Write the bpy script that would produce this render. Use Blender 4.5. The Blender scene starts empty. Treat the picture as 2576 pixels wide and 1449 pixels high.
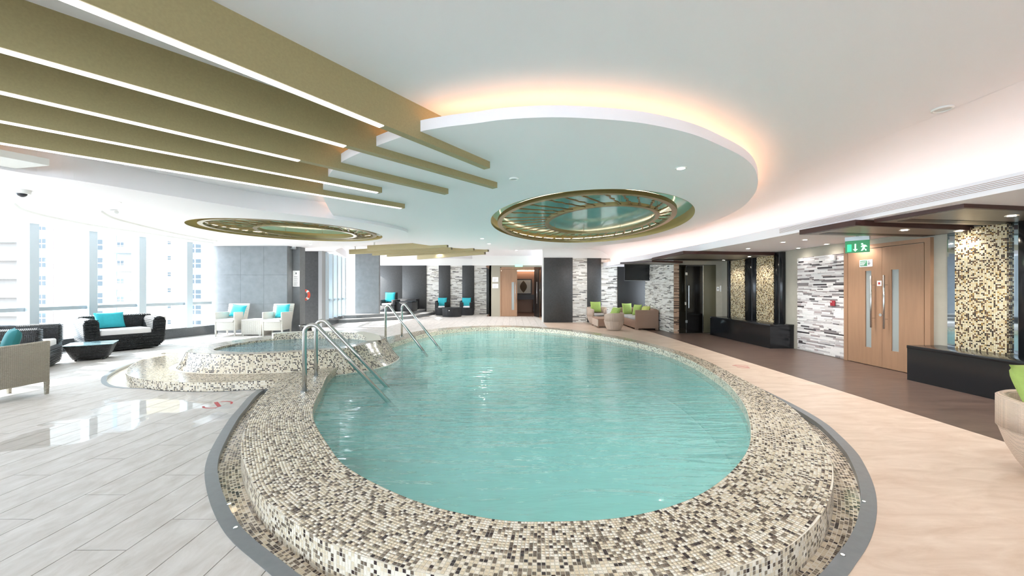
import bpy, bmesh, math, random
import numpy as np
from mathutils import Matrix, Vector
random.seed(7); rng = np.random.default_rng(7)
S = bpy.context.scene; COL = S.collection
PI = math.pi
# ---------------------------------------------------------------- camera
FPX, HOR, CXP, EYE = 980.0, 726.0, 1288.0, 1.5
cd = bpy.data.cameras.new('camera'); cam = bpy.data.objects.new('camera', cd); COL.objects.link(cam)
cam.location = (0, 0, EYE); cam.rotation_euler = (PI/2, 0, 0)
cd.sensor_width = 36; cd.lens = FPX*36/2576; cd.shift_y = 1.5/2576; cd.clip_end = 500; cd.clip_start = .05
S.camera = cam
# ---------------------------------------------------------------- world, sun, exposure
W = bpy.data.worlds.new('sky'); S.world = W; W.use_nodes = True
bg = W.node_tree.nodes['Background']; bg.inputs[0].default_value = (.80, .90, 1, 1); bg.inputs[1].default_value = 2.5
sd = bpy.data.lights.new('sun', 'SUN'); sd.energy = 4.5; sd.angle = .012; sd.color = (1, .96, .9)
sun = bpy.data.objects.new('sun', sd); COL.objects.link(sun)
sun.rotation_euler = Vector((.78, -.10, -.56)).to_track_quat('-Z', 'Y').to_euler(); sun.location = (-30, -10, 30)
vs = S.view_settings; vs.view_transform = 'Standard'; vs.look = 'None'; vs.gamma = 1; vs.use_curve_mapping = False
vs.exposure = 1.97
# ---------------------------------------------------------------- helpers
def at(px, py, z):
    """world point at height z that the photograph shows at a pixel"""
    y = (z-EYE)*FPX/(HOR-py); return ((px-CXP)/FPX*y, y)
def atY(px, Y): return (px-CXP)/FPX*Y
def zat(py, Y): return EYE+(HOR-py)/FPX*Y
def srgb(h):
    h = h.lstrip('#'); c = [int(h[i:i+2], 16)/255 for i in (0, 2, 4)]
    return tuple(((v/12.92) if v <= .04045 else ((v+.055)/1.055)**2.4) for v in c)+(1,)
MAT = {}
def mat(name, col, rough=.5, metal=0, noise=0, nscale=8, bump=0, bscale=40, spec=.5, emit=None, estr=0, kind=None, col2=None, stretch=None, coat=0):
    if name in MAT: return MAT[name]
    m = bpy.data.materials.new(name); MAT[name] = m; m.use_nodes = True
    nt = m.node_tree; b = nt.nodes['Principled BSDF']; L = nt.links.new
    c = srgb(col) if isinstance(col, str) else col
    b.inputs['Base Color'].default_value = c; b.inputs['Roughness'].default_value = rough
    b.inputs['Metallic'].default_value = metal; b.inputs['Specular IOR Level'].default_value = spec
    b.inputs['Coat Weight'].default_value = coat; b.inputs['Coat Roughness'].default_value = .05
    if emit: b.inputs['Emission Color'].default_value = srgb(emit) if isinstance(emit, str) else emit; b.inputs['Emission Strength'].default_value = estr
    g = nt.nodes.new('ShaderNodeNewGeometry'); mp = nt.nodes.new('ShaderNodeMapping'); L(g.outputs['Position'], mp.inputs['Vector'])
    if stretch: mp.inputs['Scale'].default_value = stretch
    if noise or col2:
        n = nt.nodes.new('ShaderNodeTexNoise'); n.inputs['Scale'].default_value = nscale; n.inputs['Detail'].default_value = 5
        L(mp.outputs[0], n.inputs['Vector'])
        r = nt.nodes.new('ShaderNodeValToRGB'); L(n.outputs['Fac'], r.inputs[0])
        r.color_ramp.elements[0].position = .32; r.color_ramp.elements[1].position = .68
        k = noise
        r.color_ramp.elements[0].color = srgb(col2) if col2 else tuple(v*(1-k) for v in c[:3])+(1,)
        r.color_ramp.elements[1].color = c if col2 else tuple(min(1, v*(1+k)) for v in c[:3])+(1,)
        L(r.outputs[0], b.inputs['Base Color'])
    if bump:
        bn = nt.nodes.new('ShaderNodeBump'); bn.inputs['Strength'].default_value = bump; bn.inputs['Distance'].default_value = .01
        if kind == 'weave':
            tc = nt.nodes.new('ShaderNodeTexCoord'); outs = []
            for d in ('X', 'Y', 'Z'):
                w = nt.nodes.new('ShaderNodeTexWave'); w.bands_direction = d; w.inputs['Scale'].default_value = bscale
                w.inputs['Distortion'].default_value = .4; L(tc.outputs['Object'], w.inputs['Vector']); outs.append(w)
            a1 = nt.nodes.new('ShaderNodeMath'); a1.operation = 'MULTIPLY'; L(outs[0].outputs['Fac'], a1.inputs[0]); L(outs[2].outputs['Fac'], a1.inputs[1])
            a2 = nt.nodes.new('ShaderNodeMath'); a2.operation = 'ADD'; L(a1.outputs[0], a2.inputs[0])
            a3 = nt.nodes.new('ShaderNodeMath'); a3.operation = 'MULTIPLY'; L(outs[1].outputs['Fac'], a3.inputs[0]); L(outs[2].outputs['Fac'], a3.inputs[1]); L(a3.outputs[0], a2.inputs[1])
            L(a2.outputs[0], bn.inputs['Height'])
            mr = nt.nodes.new('ShaderNodeMapRange'); mr.inputs['From Max'].default_value = 1.2; mr.inputs['To Min'].default_value = .72; mr.inputs['To Max'].default_value = 1.1
            L(a2.outputs[0], mr.inputs[0])
            mx = nt.nodes.new('ShaderNodeVectorMath'); mx.operation = 'SCALE'; mx.inputs[0].default_value = c[:3]; L(mr.outputs[0], mx.inputs['Scale'])
            L(mx.outputs[0], b.inputs['Base Color'])
        else:
            n2 = nt.nodes.new('ShaderNodeTexNoise'); n2.inputs['Scale'].default_value = bscale; n2.inputs['Detail'].default_value = 4
            L(mp.outputs[0], n2.inputs['Vector']); L(n2.outputs['Fac'], bn.inputs['Height'])
        L(bn.outputs[0], b.inputs['Normal'])
    return m
def see_through(name, tint, refl_rough=.02, ior=1.5, tintmix=1.0):
    """thin clear sheet: straight-through tinted light plus a Fresnel reflection"""
    if name in MAT: return MAT[name]
    m = bpy.data.materials.new(name); MAT[name] = m; m.use_nodes = True; nt = m.node_tree; L = nt.links.new
    nt.nodes.remove(nt.nodes['Principled BSDF']); o = nt.nodes['Material Output']
    t = nt.nodes.new('ShaderNodeBsdfTransparent'); t.inputs[0].default_value = tint
    g = nt.nodes.new('ShaderNodeBsdfGlossy'); g.inputs['Roughness'].default_value = refl_rough
    f = nt.nodes.new('ShaderNodeFresnel'); f.inputs['IOR'].default_value = ior
    x = nt.nodes.new('ShaderNodeMixShader'); L(f.outputs[0], x.inputs[0]); L(t.outputs[0], x.inputs[1]); L(g.outputs[0], x.inputs[2]); L(x.outputs[0], o.inputs[0])
    return m

class MB:
    def __init__(s): s.v = []; s.f = []; s.mi = []
    def add(s, vs_, fs, mi=0):
        o = len(s.v); s.v += [tuple(map(float, p)) for p in vs_]; s.f += [tuple(i+o for i in f) for f in fs]; s.mi += [mi]*len(fs); return s
    def box(s, x0, x1, y0, y1, z0, z1, mi=0):
        return s.add([(x0,y0,z0),(x1,y0,z0),(x1,y1,z0),(x0,y1,z0),(x0,y0,z1),(x1,y0,z1),(x1,y1,z1),(x0,y1,z1)],
                     [(3,2,1,0),(4,5,6,7),(0,1,5,4),(1,2,6,5),(2,3,7,6),(3,0,4,7)], mi)
    def taper(s, x0, x1, y0, y1, z0, z1, k, mi=0):
        """box whose bottom is pulled in by k on every side"""
        return s.add([(x0+k,y0+k,z0),(x1-k,y0+k,z0),(x1-k,y1-k,z0),(x0+k,y1-k,z0),(x0,y0,z1),(x1,y0,z1),(x1,y1,z1),(x0,y1,z1)],
                     [(3,2,1,0),(4,5,6,7),(0,1,5,4),(1,2,6,5),(2,3,7,6),(3,0,4,7)], mi)
    def prism(s, poly, z0, z1, mi=0):
        n = len(poly)
        a = sum(poly[i][0]*poly[(i+1)%n][1]-poly[(i+1)%n][0]*poly[i][1] for i in range(n))
        if a < 0: poly = poly[::-1]
        return s.add([(p[0],p[1],z0) for p in poly]+[(p[0],p[1],z1) for p in poly],
                     [tuple(range(n))[::-1], tuple(range(n, 2*n))]+[(i,(i+1)%n,n+(i+1)%n,n+i) for i in range(n)], mi)
    def loft(s, loops, closed=True, cap0=False, cap1=False, mi=0):
        n = len(loops[0]); vs_ = [p for l in loops for p in l]; fs = []
        for j in range(len(loops)-1):
            for i in range(n if closed else n-1):
                k = (i+1) % n; fs.append((j*n+i, j*n+k, (j+1)*n+k, (j+1)*n+i))
        if cap0: fs.append(tuple(range(n))[::-1])
        if cap1: fs.append(tuple((len(loops)-1)*n+i for i in range(n)))
        return s.add(vs_, fs, mi)
    def tube(s, path, r, n=10, closed=False, mi=0):
        P = [Vector(p) for p in path]; loops = []; up = Vector((0,0,1)); prev = None
        for i, p in enumerate(P):
            a = P[i-1] if (i or closed) else p; b = P[(i+1) % len(P)] if (i < len(P)-1 or closed) else p
            t = (b-a).normalized()
            if prev is None:
                u = t.cross(up) if abs(t.z) < .95 else t.cross(Vector((1,0,0)))
            else: u = prev-t*prev.dot(t)
            u.normalize(); prev = u; w = t.cross(u)
            loops.append([p+(u*math.cos(2*PI*k/n)+w*math.sin(2*PI*k/n))*r for k in range(n)])
        if closed: loops.append(loops[0]); return s.loft(loops, mi=mi)
        return s.loft(loops, cap0=True, cap1=True, mi=mi)
    def cyl(s, c, r, z0, z1, n=24, r1=None, mi=0):
        r1 = r if r1 is None else r1
        return s.loft([[(c[0]+r*math.cos(2*PI*i/n), c[1]+r*math.sin(2*PI*i/n), z0) for i in range(n)],
                       [(c[0]+r1*math.cos(2*PI*i/n), c[1]+r1*math.sin(2*PI*i/n), z1) for i in range(n)]], cap0=True, cap1=True, mi=mi)
    def mesh(s, name):
        me = bpy.data.meshes.new(name); me.from_pydata(s.v, [], s.f); return me
def link(name, me, mats, parent=None, smooth=False, bevel=0, seg=3, sub=0):
    o = bpy.data.objects.new(name, me); COL.objects.link(o)
    for m in (mats if isinstance(mats, (list, tuple)) else [mats]): me.materials.append(m)
    if smooth: me.polygons.foreach_set('use_smooth', [True]*len(me.polygons))
    if parent: o.parent = parent
    if bevel:
        b = o.modifiers.new('bevel', 'BEVEL'); b.width = bevel; b.segments = seg; b.limit_method = 'ANGLE'; b.angle_limit = .6
        me.polygons.foreach_set('use_smooth', [True]*len(me.polygons))
    if sub: 
        b = o.modifiers.new('subsurf', 'SUBSURF'); b.levels = sub; b.render_levels = sub
    return o
def ob(name, mb, m, parent=None, **k):
    me = mb.mesh(name); o = link(name, me, m, parent, **k)
    if any(mb.mi): me.polygons.foreach_set('material_index', mb.mi)
    bm = bmesh.new(); bm.from_mesh(me); bmesh.ops.recalc_face_normals(bm, faces=bm.faces); bm.to_mesh(me); bm.free()
    return o
def tag(o, label, cat, group=None):
    o['label'] = label; o['category'] = cat
    if group: o['group'] = group
    return o
def struct(o, label=None, cat=None):
    o['kind'] = 'structure'
    if label: o['label'] = label
    if cat: o['category'] = cat
    return o
def thing(name, label, cat, loc=(0,0,0), rz=0, group=None):
    o = bpy.data.objects.new(name, None); COL.objects.link(o); o.location = loc; o.rotation_euler = (0,0,rz); o.empty_display_size = .1
    return tag(o, label, cat, group)
def croms(pts, n=12, closed=True):
    P = np.array(pts, float); N = len(P); out = []
    for i in range(N if closed else N-1):
        p0, p1, p2, p3 = (P[(i-1) % N], P[i], P[(i+1) % N], P[(i+2) % N]) if closed else (P[max(i-1,0)], P[i], P[i+1], P[min(i+2,N-1)])
        for k in range(n):
            t = k/n; out.append(.5*((2*p1)+(-p0+p2)*t+(2*p0-5*p1+4*p2-p3)*t*t+(-p0+3*p1-3*p2+p3)*t**3))
    if not closed: out.append(P[-1])
    return np.array(out)
def resample(P, n, closed=True):
    Q = np.vstack([P, P[:1]]) if closed else P
    d = np.r_[0, np.cumsum(np.linalg.norm(np.diff(Q, axis=0), axis=1))]
    s = np.linspace(0, d[-1], n+1)[:n] if closed else np.linspace(0, d[-1], n)
    return np.c_[[np.interp(s, d, Q[:, k]) for k in range(Q.shape[1])]].T
def length(P, closed=True):
    Q = np.vstack([P, P[:1]]) if closed else P
    return np.linalg.norm(np.diff(Q, axis=0), axis=1).sum()
def lift(P, z): return np.c_[P[:, :2], np.full(len(P), z)]
def normals2(P):
    t = np.roll(P, -1, 0)-np.roll(P, 1, 0); t /= np.linalg.norm(t, axis=1)[:, None]+1e-9
    return np.c_[t[:, 1], -t[:, 0]]
def ellipse(c, a, b, deg, n=96):
    t = np.linspace(0, 2*PI, n, endpoint=False); r = math.radians(deg)
    x = a*np.cos(t); y = b*np.sin(t)
    return np.c_[c[0]+x*math.cos(r)-y*math.sin(r), c[1]+x*math.sin(r)+y*math.cos(r)]
# ---------------------------------------------------------------- materials
CEIL = mat('ceiling paint', '#f9f6f9', .75)
WHITE = mat('white paint', '#efefec', .6)
GOLD = mat('gold laminate', '#a3966d', .5, .05, noise=.05, nscale=60)
BRASS = mat('brass', '#9d8b64', .32, .6)
DARKSTONE = mat('charcoal stone', '#3e3f3f', .55, noise=.14, nscale=14, bump=.15, bscale=60)
GREYSTONE = mat('grey stone', '#7d8184', .55, noise=.09, nscale=5, bump=.12, bscale=60)
BLACKGRAN = mat('black granite', '#1a1c1f', .16, noise=.3, nscale=160)
BEIGEWALL = mat('beige wall', '#a8a395', .6, noise=.03)
WOOD = mat('brown door veneer', '#a07c60', .45, noise=.06, nscale=3, stretch=(6, 6, .5))
WOODEDGE = mat('dark red wood', '#4a2f2a', .4, noise=.12, nscale=4)
WOODUNDER = mat('taupe soffit board', '#8a8278', .35, noise=.05)
STEEL = mat('polished steel', '#c9cbca', .16, 1)
CHROME = mat('brushed chrome', '#d6d7d6', .25, 1)
BLACK = mat('black', '#0d0d0e', .4)
ALU = mat('pale aluminium', '#c7d3da', .4, .2)
GROUT = mat('grout', '#ece6d8', .3)
TILES = [mat('mosaic cream', '#dccdb4', .12), mat('mosaic ivory', '#ece2d2', .12), mat('mosaic taupe', '#8d8070', .12),
         mat('mosaic grey brown', '#6b5e52', .12), mat('mosaic dark', '#3a2f2f', .12)]
WGLASS = see_through('window glass', (.93, .97, .98, 1))
TEAL = mat('teal pillow', '#35b3c0', .8, noise=.05, nscale=20)
LIME = mat('lime pillow', '#a0b862', .85, noise=.06, nscale=25)
CUSHION = mat('seat cushion cloth', '#e2e2e4', .85)
CUSHGREY = mat('grey seat cushion cloth', '#b9b7b5', .85)
BWICK = mat('black wicker', '#26292d', .42, bump=.9, bscale=14, kind='weave')
CWICK = mat('cream wicker', '#efece4', .6, bump=.7, bscale=16, kind='weave')
TWICK = mat('tan wicker', '#b89580', .6, bump=.7, bscale=16, kind='weave')
PWICK = mat('pinkish wicker', '#e0c9b6', .6, bump=.5, bscale=30, kind='weave')
WARM = (1, .62, .32, 1)
LED = mat('warm led', '#ffffff', .5, emit=(1, .56, .30, 1), estr=2.0)
LED2 = mat('soffit led', '#ffffff', .5, emit=(1, .52, .28, 1), estr=1.35)
LENS = mat('lamp lens', '#ffffff', .4, emit=(1, .9, .75, 1), estr=18)
SIGNW = mat('white sign plate', '#f2f2f0', .4)
INK = mat('grey ink', '#6d6f72', .6)
def floor_mat(name, c1, c2, wet=True, rough=.48, stretch=(3, 1.2, 1)):
    m = bpy.data.materials.new(name); MAT[name] = m; m.use_nodes = True; nt = m.node_tree; L = nt.links.new; b = nt.nodes['Principled BSDF']
    b.inputs['Specular IOR Level'].default_value = .35
    g = nt.nodes.new('ShaderNodeNewGeometry'); mp = nt.nodes.new('ShaderNodeMapping'); mp.inputs['Scale'].default_value = stretch; L(g.outputs['Position'], mp.inputs[0])
    n = nt.nodes.new('ShaderNodeTexNoise'); n.inputs['Scale'].default_value = 3.2; n.inputs['Detail'].default_value = 7; n.inputs['Roughness'].default_value = .65; n.inputs['Distortion'].default_value = .6; L(mp.outputs[0], n.inputs[0])
    r = nt.nodes.new('ShaderNodeValToRGB'); r.color_ramp.elements[0].position = .3; r.color_ramp.elements[1].position = .7
    r.color_ramp.elements[0].color = srgb(c2); r.color_ramp.elements[1].color = srgb(c1); L(n.outputs[0], r.inputs[0]); L(r.outputs[0], b.inputs['Base Color'])
    bn = nt.nodes.new('ShaderNodeBump'); bn.inputs['Distance'].default_value = .004; bn.inputs['Strength'].default_value = .12; L(n.outputs[0], bn.inputs['Height'])
    if wet:   # standing water left on the deck: smooth patches
        w = nt.nodes.new('ShaderNodeTexNoise'); w.inputs['Scale'].default_value = .9; w.inputs['Detail'].default_value = 3; L(g.outputs['Position'], w.inputs[0])
        d = nt.nodes.new('ShaderNodeVectorMath'); d.operation = 'SUBTRACT'; d.inputs[1].default_value = (-4.2, 4.75, 0); L(g.outputs['Position'], d.inputs[0])
        sc = nt.nodes.new('ShaderNodeVectorMath'); sc.operation = 'MULTIPLY'; sc.inputs[1].default_value = (.62, 1.0, 0); L(d.outputs[0], sc.inputs[0])
        ln = nt.nodes.new('ShaderNodeVectorMath'); ln.operation = 'LENGTH'; L(sc.outputs[0], ln.inputs[0])
        a = nt.nodes.new('ShaderNodeMath'); a.operation = 'MULTIPLY_ADD'; a.inputs[1].default_value = 2.2; L(w.outputs[0], a.inputs[0]); 
        mu = nt.nodes.new('ShaderNodeMath'); mu.operation = 'MULTIPLY'; mu.inputs[1].default_value = -.55; L(ln.outputs['Value'], mu.inputs[0]); L(mu.outputs[0], a.inputs[2])
        mr = nt.nodes.new('ShaderNodeMapRange'); mr.inputs['From Min'].default_value = .72; mr.inputs['From Max'].default_value = .80
        mr.inputs['To Min'].default_value = rough; mr.inputs['To Max'].default_value = .03; L(a.outputs[0], mr.inputs[0]); L(mr.outputs[0], b.inputs['Roughness'])
        m2 = nt.nodes.new('ShaderNodeMapRange'); m2.inputs['From Min'].default_value = .72; m2.inputs['From Max'].default_value = .80
        m2.inputs['To Min'].default_value = .12; m2.inputs['To Max'].default_value = .01; L(a.outputs[0], m2.inputs[0]); L(m2.outputs[0], bn.inputs['Strength'])
    else: b.inputs['Roughness'].default_value = rough
    L(bn.outputs[0], b.inputs['Normal']); return m
FTILE = floor_mat('pale floor tile', '#d3d0cd', '#b9b4ae')
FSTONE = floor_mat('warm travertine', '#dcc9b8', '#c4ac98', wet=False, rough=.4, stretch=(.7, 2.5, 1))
FBROWN = floor_mat('brown stone floor', '#6f5c52', '#54443d', wet=False, rough=.3, stretch=(.7, 2.5, 1))
# ---------------------------------------------------------------- pool outlines
IN = croms([(.17,2.29),(.76,2.36),(1.37,2.68),(2.04,3.36),(2.58,4.26),(2.93,5.08),(3.2,5.99),(3.41,7.38),(3.4,8.72),(3.04,10.25),(2.36,11.72),(1.38,13.03),(.16,13.75),(-1.1,13.75),(-2.1,13.0),(-2.68,11.72),(-3.0,9.91),(-3.12,8.3),(-3.02,6.61),(-2.62,5.37),(-2.18,4.26),(-1.55,3.33),(-1.2,2.93),(-.65,2.53),(-.2,2.34)])
OUT = croms([(.2,1.78),(.7,1.81),(1.2,1.95),(1.58,2.14),(2.03,2.5),(2.47,3.0),(2.82,3.57),(3.06,4.07),(3.27,4.64),(3.42,5.4),(3.54,6.23),(3.68,7.3),(3.68,8.4),(3.52,9.5),(3.2,10.7),(2.62,12.1),(1.6,13.45),(.2,14.35),(-1.2,14.35),(-2.5,13.45),(-3.2,12.1),(-3.6,10.6),(-3.75,9),(-3.7,7.2),(-3.49,5.84),(-3.19,4.99),(-2.95,4.45),(-2.51,3.63),(-2.17,3.14),(-1.64,2.56),(-1.17,2.21),(-.95,2.08),(-.47,1.89)])
NL = 720
IN = resample(IN, NL); OUT = resample(OUT, NL*2)
PC = np.array([0, 4.9])
def ang(P): return np.degrees(np.arctan2(P[:,1]-PC[1], P[:,0]-PC[0]))
def offs(P, tab):
    w = np.interp(ang(P), *zip(*tab)); 
    for _ in range(3): w = (np.roll(w,1)+w+np.roll(w,-1))/3
    return P+normals2(P)*w[:,None]
KIN = offs(OUT, [(-180,.17),(-153,.17),(-133,.14),(-118,.11),(-90,.1),(-56,.1),(-37,.16),(-24,.21),(-10,.22),(5,.19),(20,.14),(40,.09),(60,.06),(120,.06),(150,.1),(166,.2),(180,.17)])
KMID = KIN+normals2(KIN)*.045
KOUT = KIN+normals2(KIN)*.085
RINGP = croms([(-3.55,5.9),(-3.99,5.76),(-4.34,5.68),(-5.0,5.71),(-5.5,5.86),(-5.9,6.05),(-6.3,6.35),(-6.73,6.85),(-7.15,7.5),(-7.42,8.2),(-7.47,9.0),(-7.15,10.0),(-6.2,10.8),(-5,11),(-4,10.6),(-3.45,9.6),(-3.35,8),(-3.4,6.6)], 14)
RINGP = resample(RINGP, 500)[::-1]            # counter-clockwise
RKIN = RINGP+normals2(RINGP)*np.interp(RINGP[:,0], [-7.5,-6.7,-6.0,-5.5,-3], [.3,.26,.16,.012,.012])[:,None]
RKOUT = RKIN+normals2(RKIN)*np.interp(RINGP[:,0], [-7.5,-6.0,-5.5,-3], [.07,.06,.02,.02])[:,None]
RMID = (RKIN+RKOUT)/2
def yspans(loop, x):
    a = loop; b = np.roll(loop, -1, 0); m = (a[:,0] <= x) != (b[:,0] <= x)
    ys = np.sort(a[m,1]+(x-a[m,0])/(b[m,0]-a[m,0])*(b[m,1]-a[m,1]))
    return [(ys[i], ys[i+1]) for i in range(0, len(ys)-1, 2)]
def free_spans(x, y0, y1):
    bl = sorted(yspans(KMID, x)+yspans(RMID, x)); out = []; c = y0
    for a, b in bl:
        if b <= c or a >= y1: continue
        if a > c: out.append((c, a))
        c = max(c, b)
    if c < y1: out.append((c, y1))
    return out
# ---------------------------------------------------------------- floor
fb = MB()
for i in range(int((4.82+12)/.025)):
    x0 = -12+i*.025
    for a, b in free_spans(x0+.0125, -6, 23.2): fb.box(x0, x0+.025, a, b, -.03, -.008)
flo = ob('floor', fb, mat('floor joint', '#6f6b67', .8)); struct(flo)
TL, TWd = 1.2, .3
cells = []
for i in range(-30, 20):
    x0 = -3.11+i*TWd; 
    if x0 > 1.2: break
    off = 2.834-((i*7) % 4)*.3
    for j in range(-8, 18):
        y0 = off+j*TL
        if y0+TL < .6 or y0 > 23: continue
        cells.append((x0+.003, x0+TWd-.003, max(y0+.003, -6), y0+TL-.003))
def tile_mb(x0, x1, y0, y1, m=None):
    m = m or MB(); n = 12; xs = np.linspace(x0, x1, n+1)
    full = all(free_spans(x, y0, y1) == [(y0, y1)] for x in xs)
    if full: m.box(x0, x1, y0, y1, -.008, 0); return m
    for k in range(n):
        for a, b in free_spans((xs[k]+xs[k+1])/2, y0, y1):
            if b-a > .005: m.box(xs[k], xs[k+1], a, b, -.008, 0)
    return m
def vis(c):
    xm, ym = (c[0]+c[1])/2, max((c[2]+c[3])/2, .3); px = CXP+FPX*xm/ym; py = HOR+FPX*EYE/ym
    return -120 < px < 2690 and py < 1600
vc = sorted([c for c in cells if vis(c)], key=lambda c: (c[2]+c[3])**2/4+(c[0]+c[1])**2/4)
rest = MB(); shared = {}; cnt = 0
for c in vc:
    if cnt < 290:
        m = tile_mb(*c)
        if not m.v: continue
        cnt += 1
        if len(m.f) == 6 and abs(c[3]-c[2]-(TL-.006)) < 1e-6:
            if 'u' not in shared:
                shared['u'] = MB().box(0, TWd-.006, 0, TL-.006, -.008, 0).mesh('floor_tile'); shared['u'].materials.append(FTILE)
            o = bpy.data.objects.new('floor_tile', shared['u']); COL.objects.link(o); o.location = (c[0], c[2], 0); o.parent = flo
        else: ob('floor_tile', m, FTILE, flo)
    else: tile_mb(*c, rest)
for c in cells:
    if not vis(c): tile_mb(*c, rest)
o = ob('floor_tiles_far', rest, FTILE, flo); o['kind'] = 'stuff'
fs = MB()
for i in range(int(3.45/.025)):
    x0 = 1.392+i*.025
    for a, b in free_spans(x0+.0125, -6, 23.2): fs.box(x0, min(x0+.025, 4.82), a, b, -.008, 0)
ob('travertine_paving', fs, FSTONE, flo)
ob('brown_paving', MB().box(4.822, 7.2, -6, 17.4, -.03, 0), FBROWN, flo)
# ---------------------------------------------------------------- mosaic helper
def tile_cells(G, closed_u):
    """G[i,j,3]: grid of corner points -> four corner arrays of every cell"""
    A = G; 
    if closed_u: A = np.concatenate([G, G[:1]], 0)
    return A[:-1,:-1].reshape(-1,3), A[1:,:-1].reshape(-1,3), A[1:,1:].reshape(-1,3), A[:-1,1:].reshape(-1,3)
def mosaic(name, cells4, parent, probs, gap=.15, h=.0012, sides=False, tiles=TILES, single=0):
    a, b, c, d = cells4; ctr = (a+b+c+d)/4
    n = np.cross(b-a, d-a); n /= np.linalg.norm(n, axis=1)[:,None]+1e-12
    ins = [p+(ctr-p)*gap for p in (a,b,c,d)]; top = [p+n*h for p in ins]
    N = len(a); mi = rng.choice(len(tiles), N, p=probs)
    mask = np.ones(N, bool)
    if single:
        v = ctr-np.array([0,0,EYE]); px = CXP+FPX*v[:,0]/np.maximum(v[:,1],.1); py = HOR-FPX*v[:,2]/np.maximum(v[:,1],.1)
        okv = (v[:,1] > .3) & (px > 0) & (px < 2576) & (py > 0) & (py < 1449)
        sz = np.abs((v*n).sum(1))/np.linalg.norm(v,axis=1)**3*(-v*n).sum(1).clip(0)/np.abs((v*n).sum(1)).clip(1e-9)
        order = np.argsort(-np.where(okv, sz, 0))[:single]; mask[order] = False
        ms = []
        for k, t in enumerate(tiles):
            me = bpy.data.meshes.new('mosaic_tile')
            me.from_pydata([(0,0,0),(1,0,0),(1,1,0),(0,1,0),(.04,.04,1),(.96,.04,1),(.96,.96,1),(.04,.96,1)], [], [(4,5,6,7),(0,1,5,4),(1,2,6,5),(2,3,7,6),(3,0,4,7)])
            me.materials.append(t); ms.append(me)
        for q in order:
            o = bpy.data.objects.new('mosaic_tile', ms[mi[q]]); COL.objects.link(o); o.parent = parent
            u = ins[1][q]-ins[0][q]; w = ins[3][q]-ins[0][q]; M = np.eye(4); M[:3,0] = u; M[:3,1] = w; M[:3,2] = n[q]*h; M[:3,3] = ins[0][q]
            o.matrix_local = Matrix(M.tolist())
    top = [t[mask] for t in top]; ins = [t[mask] for t in ins]; mi = mi[mask]; N = len(mi)
    if sides:
        V = np.stack(ins+top, 1).reshape(-1,3); q = np.array([[4,5,6,7],[0,1,5,4],[1,2,6,5],[2,3,7,6],[3,0,4,7]])
        F = (np.arange(N)[:,None,None]*8+q[None]).reshape(-1,4); mi = np.repeat(mi, 5)
    else:
        V = np.stack(top, 1).reshape(-1,3); F = np.arange(N*4).reshape(-1,4)
    me = bpy.data.meshes.new(name); me.vertices.add(len(V)); me.vertices.foreach_set('co', V.ravel().astype(np.float32))
    me.loops.add(F.size); me.loops.foreach_set('vertex_index', F.ravel().astype(np.int32))
    me.polygons.add(len(F)); me.polygons.foreach_set('loop_start', np.arange(0, F.size, 4, dtype=np.int32)); me.polygons.foreach_set('loop_total', np.full(len(F), 4, np.int32))
    for t in tiles: me.materials.append(t)
    me.polygons.foreach_set('material_index', mi.astype(np.int32)); me.update(calc_edges=True)
    o = bpy.data.objects.new(name, me); COL.objects.link(o); o.parent = parent; o['kind'] = 'stuff'
    return o
PR = [.36, .31, .14, .12, .07]; PT = .0214
# ---------------------------------------------------------------- swimming pool
RZ, WZ, CZ, BZ = .13, .005, -.05, -.95
pool = thing('swimming_pool', 'long oval swimming pool with turquoise water and mosaic rim', 'pool', (0,0,0))
j = np.array([np.argmin(((OUT-p)**2).sum(1)) for p in IN])
OI = OUT[j]
# keep the pairing monotone and smooth
tr = np.arange(NL)*len(OUT)/NL
idx = np.unwrap(j*2*PI/len(OUT))*len(OUT)/(2*PI)-tr
for _ in range(60): idx = (np.roll(idx,1)+idx+np.roll(idx,-1))/3
idx = idx+tr
OI = np.c_[[np.interp(idx % len(OUT), np.arange(len(OUT)+1), np.r_[OUT[:,k], OUT[:1,k]]) for k in (0,1)]].T
ob('rim', MB().loft([lift(IN, CZ-.1), lift(IN, RZ-.002), lift(OI, RZ-.002), lift(OI, CZ-.1)]), GROUT, pool)
mid = (IN+OI)/2; ns = int(length(mid)/PT)
A = resample(IN, ns*3); 
sI = np.interp(np.linspace(0, NL, ns+1)[:ns], np.arange(NL+1), np.arange(NL+1))
def lin(P, s): return np.c_[[np.interp(s, np.arange(len(P)+1), np.r_[P[:,k], P[:1,k]]) for k in range(P.shape[1])]].T
# stations evenly spaced along the middle line of the rim
Q = np.vstack([mid, mid[:1]]); dl = np.r_[0, np.cumsum(np.linalg.norm(np.diff(Q, axis=0), axis=1))]
st = np.interp(np.linspace(0, dl[-1], ns+1)[:ns], dl, np.arange(NL+1))
a = lin(IN, st); b = lin(OI, st); wd = np.linalg.norm(b-a, axis=1); nr = int(wd.max()/PT)
u = (b-a)/wd[:,None]
G = np.stack([np.c_[a+u*np.minimum(k*PT, wd)[:,None], np.full(ns, RZ)] for k in range(nr+1)], 1)
c4 = tile_cells(G, True); keep = np.linalg.norm(c4[3]-c4[0], axis=1) > PT*.55
near = keep & (c4[0][:,1] < 6.5); far = keep & ~near
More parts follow.
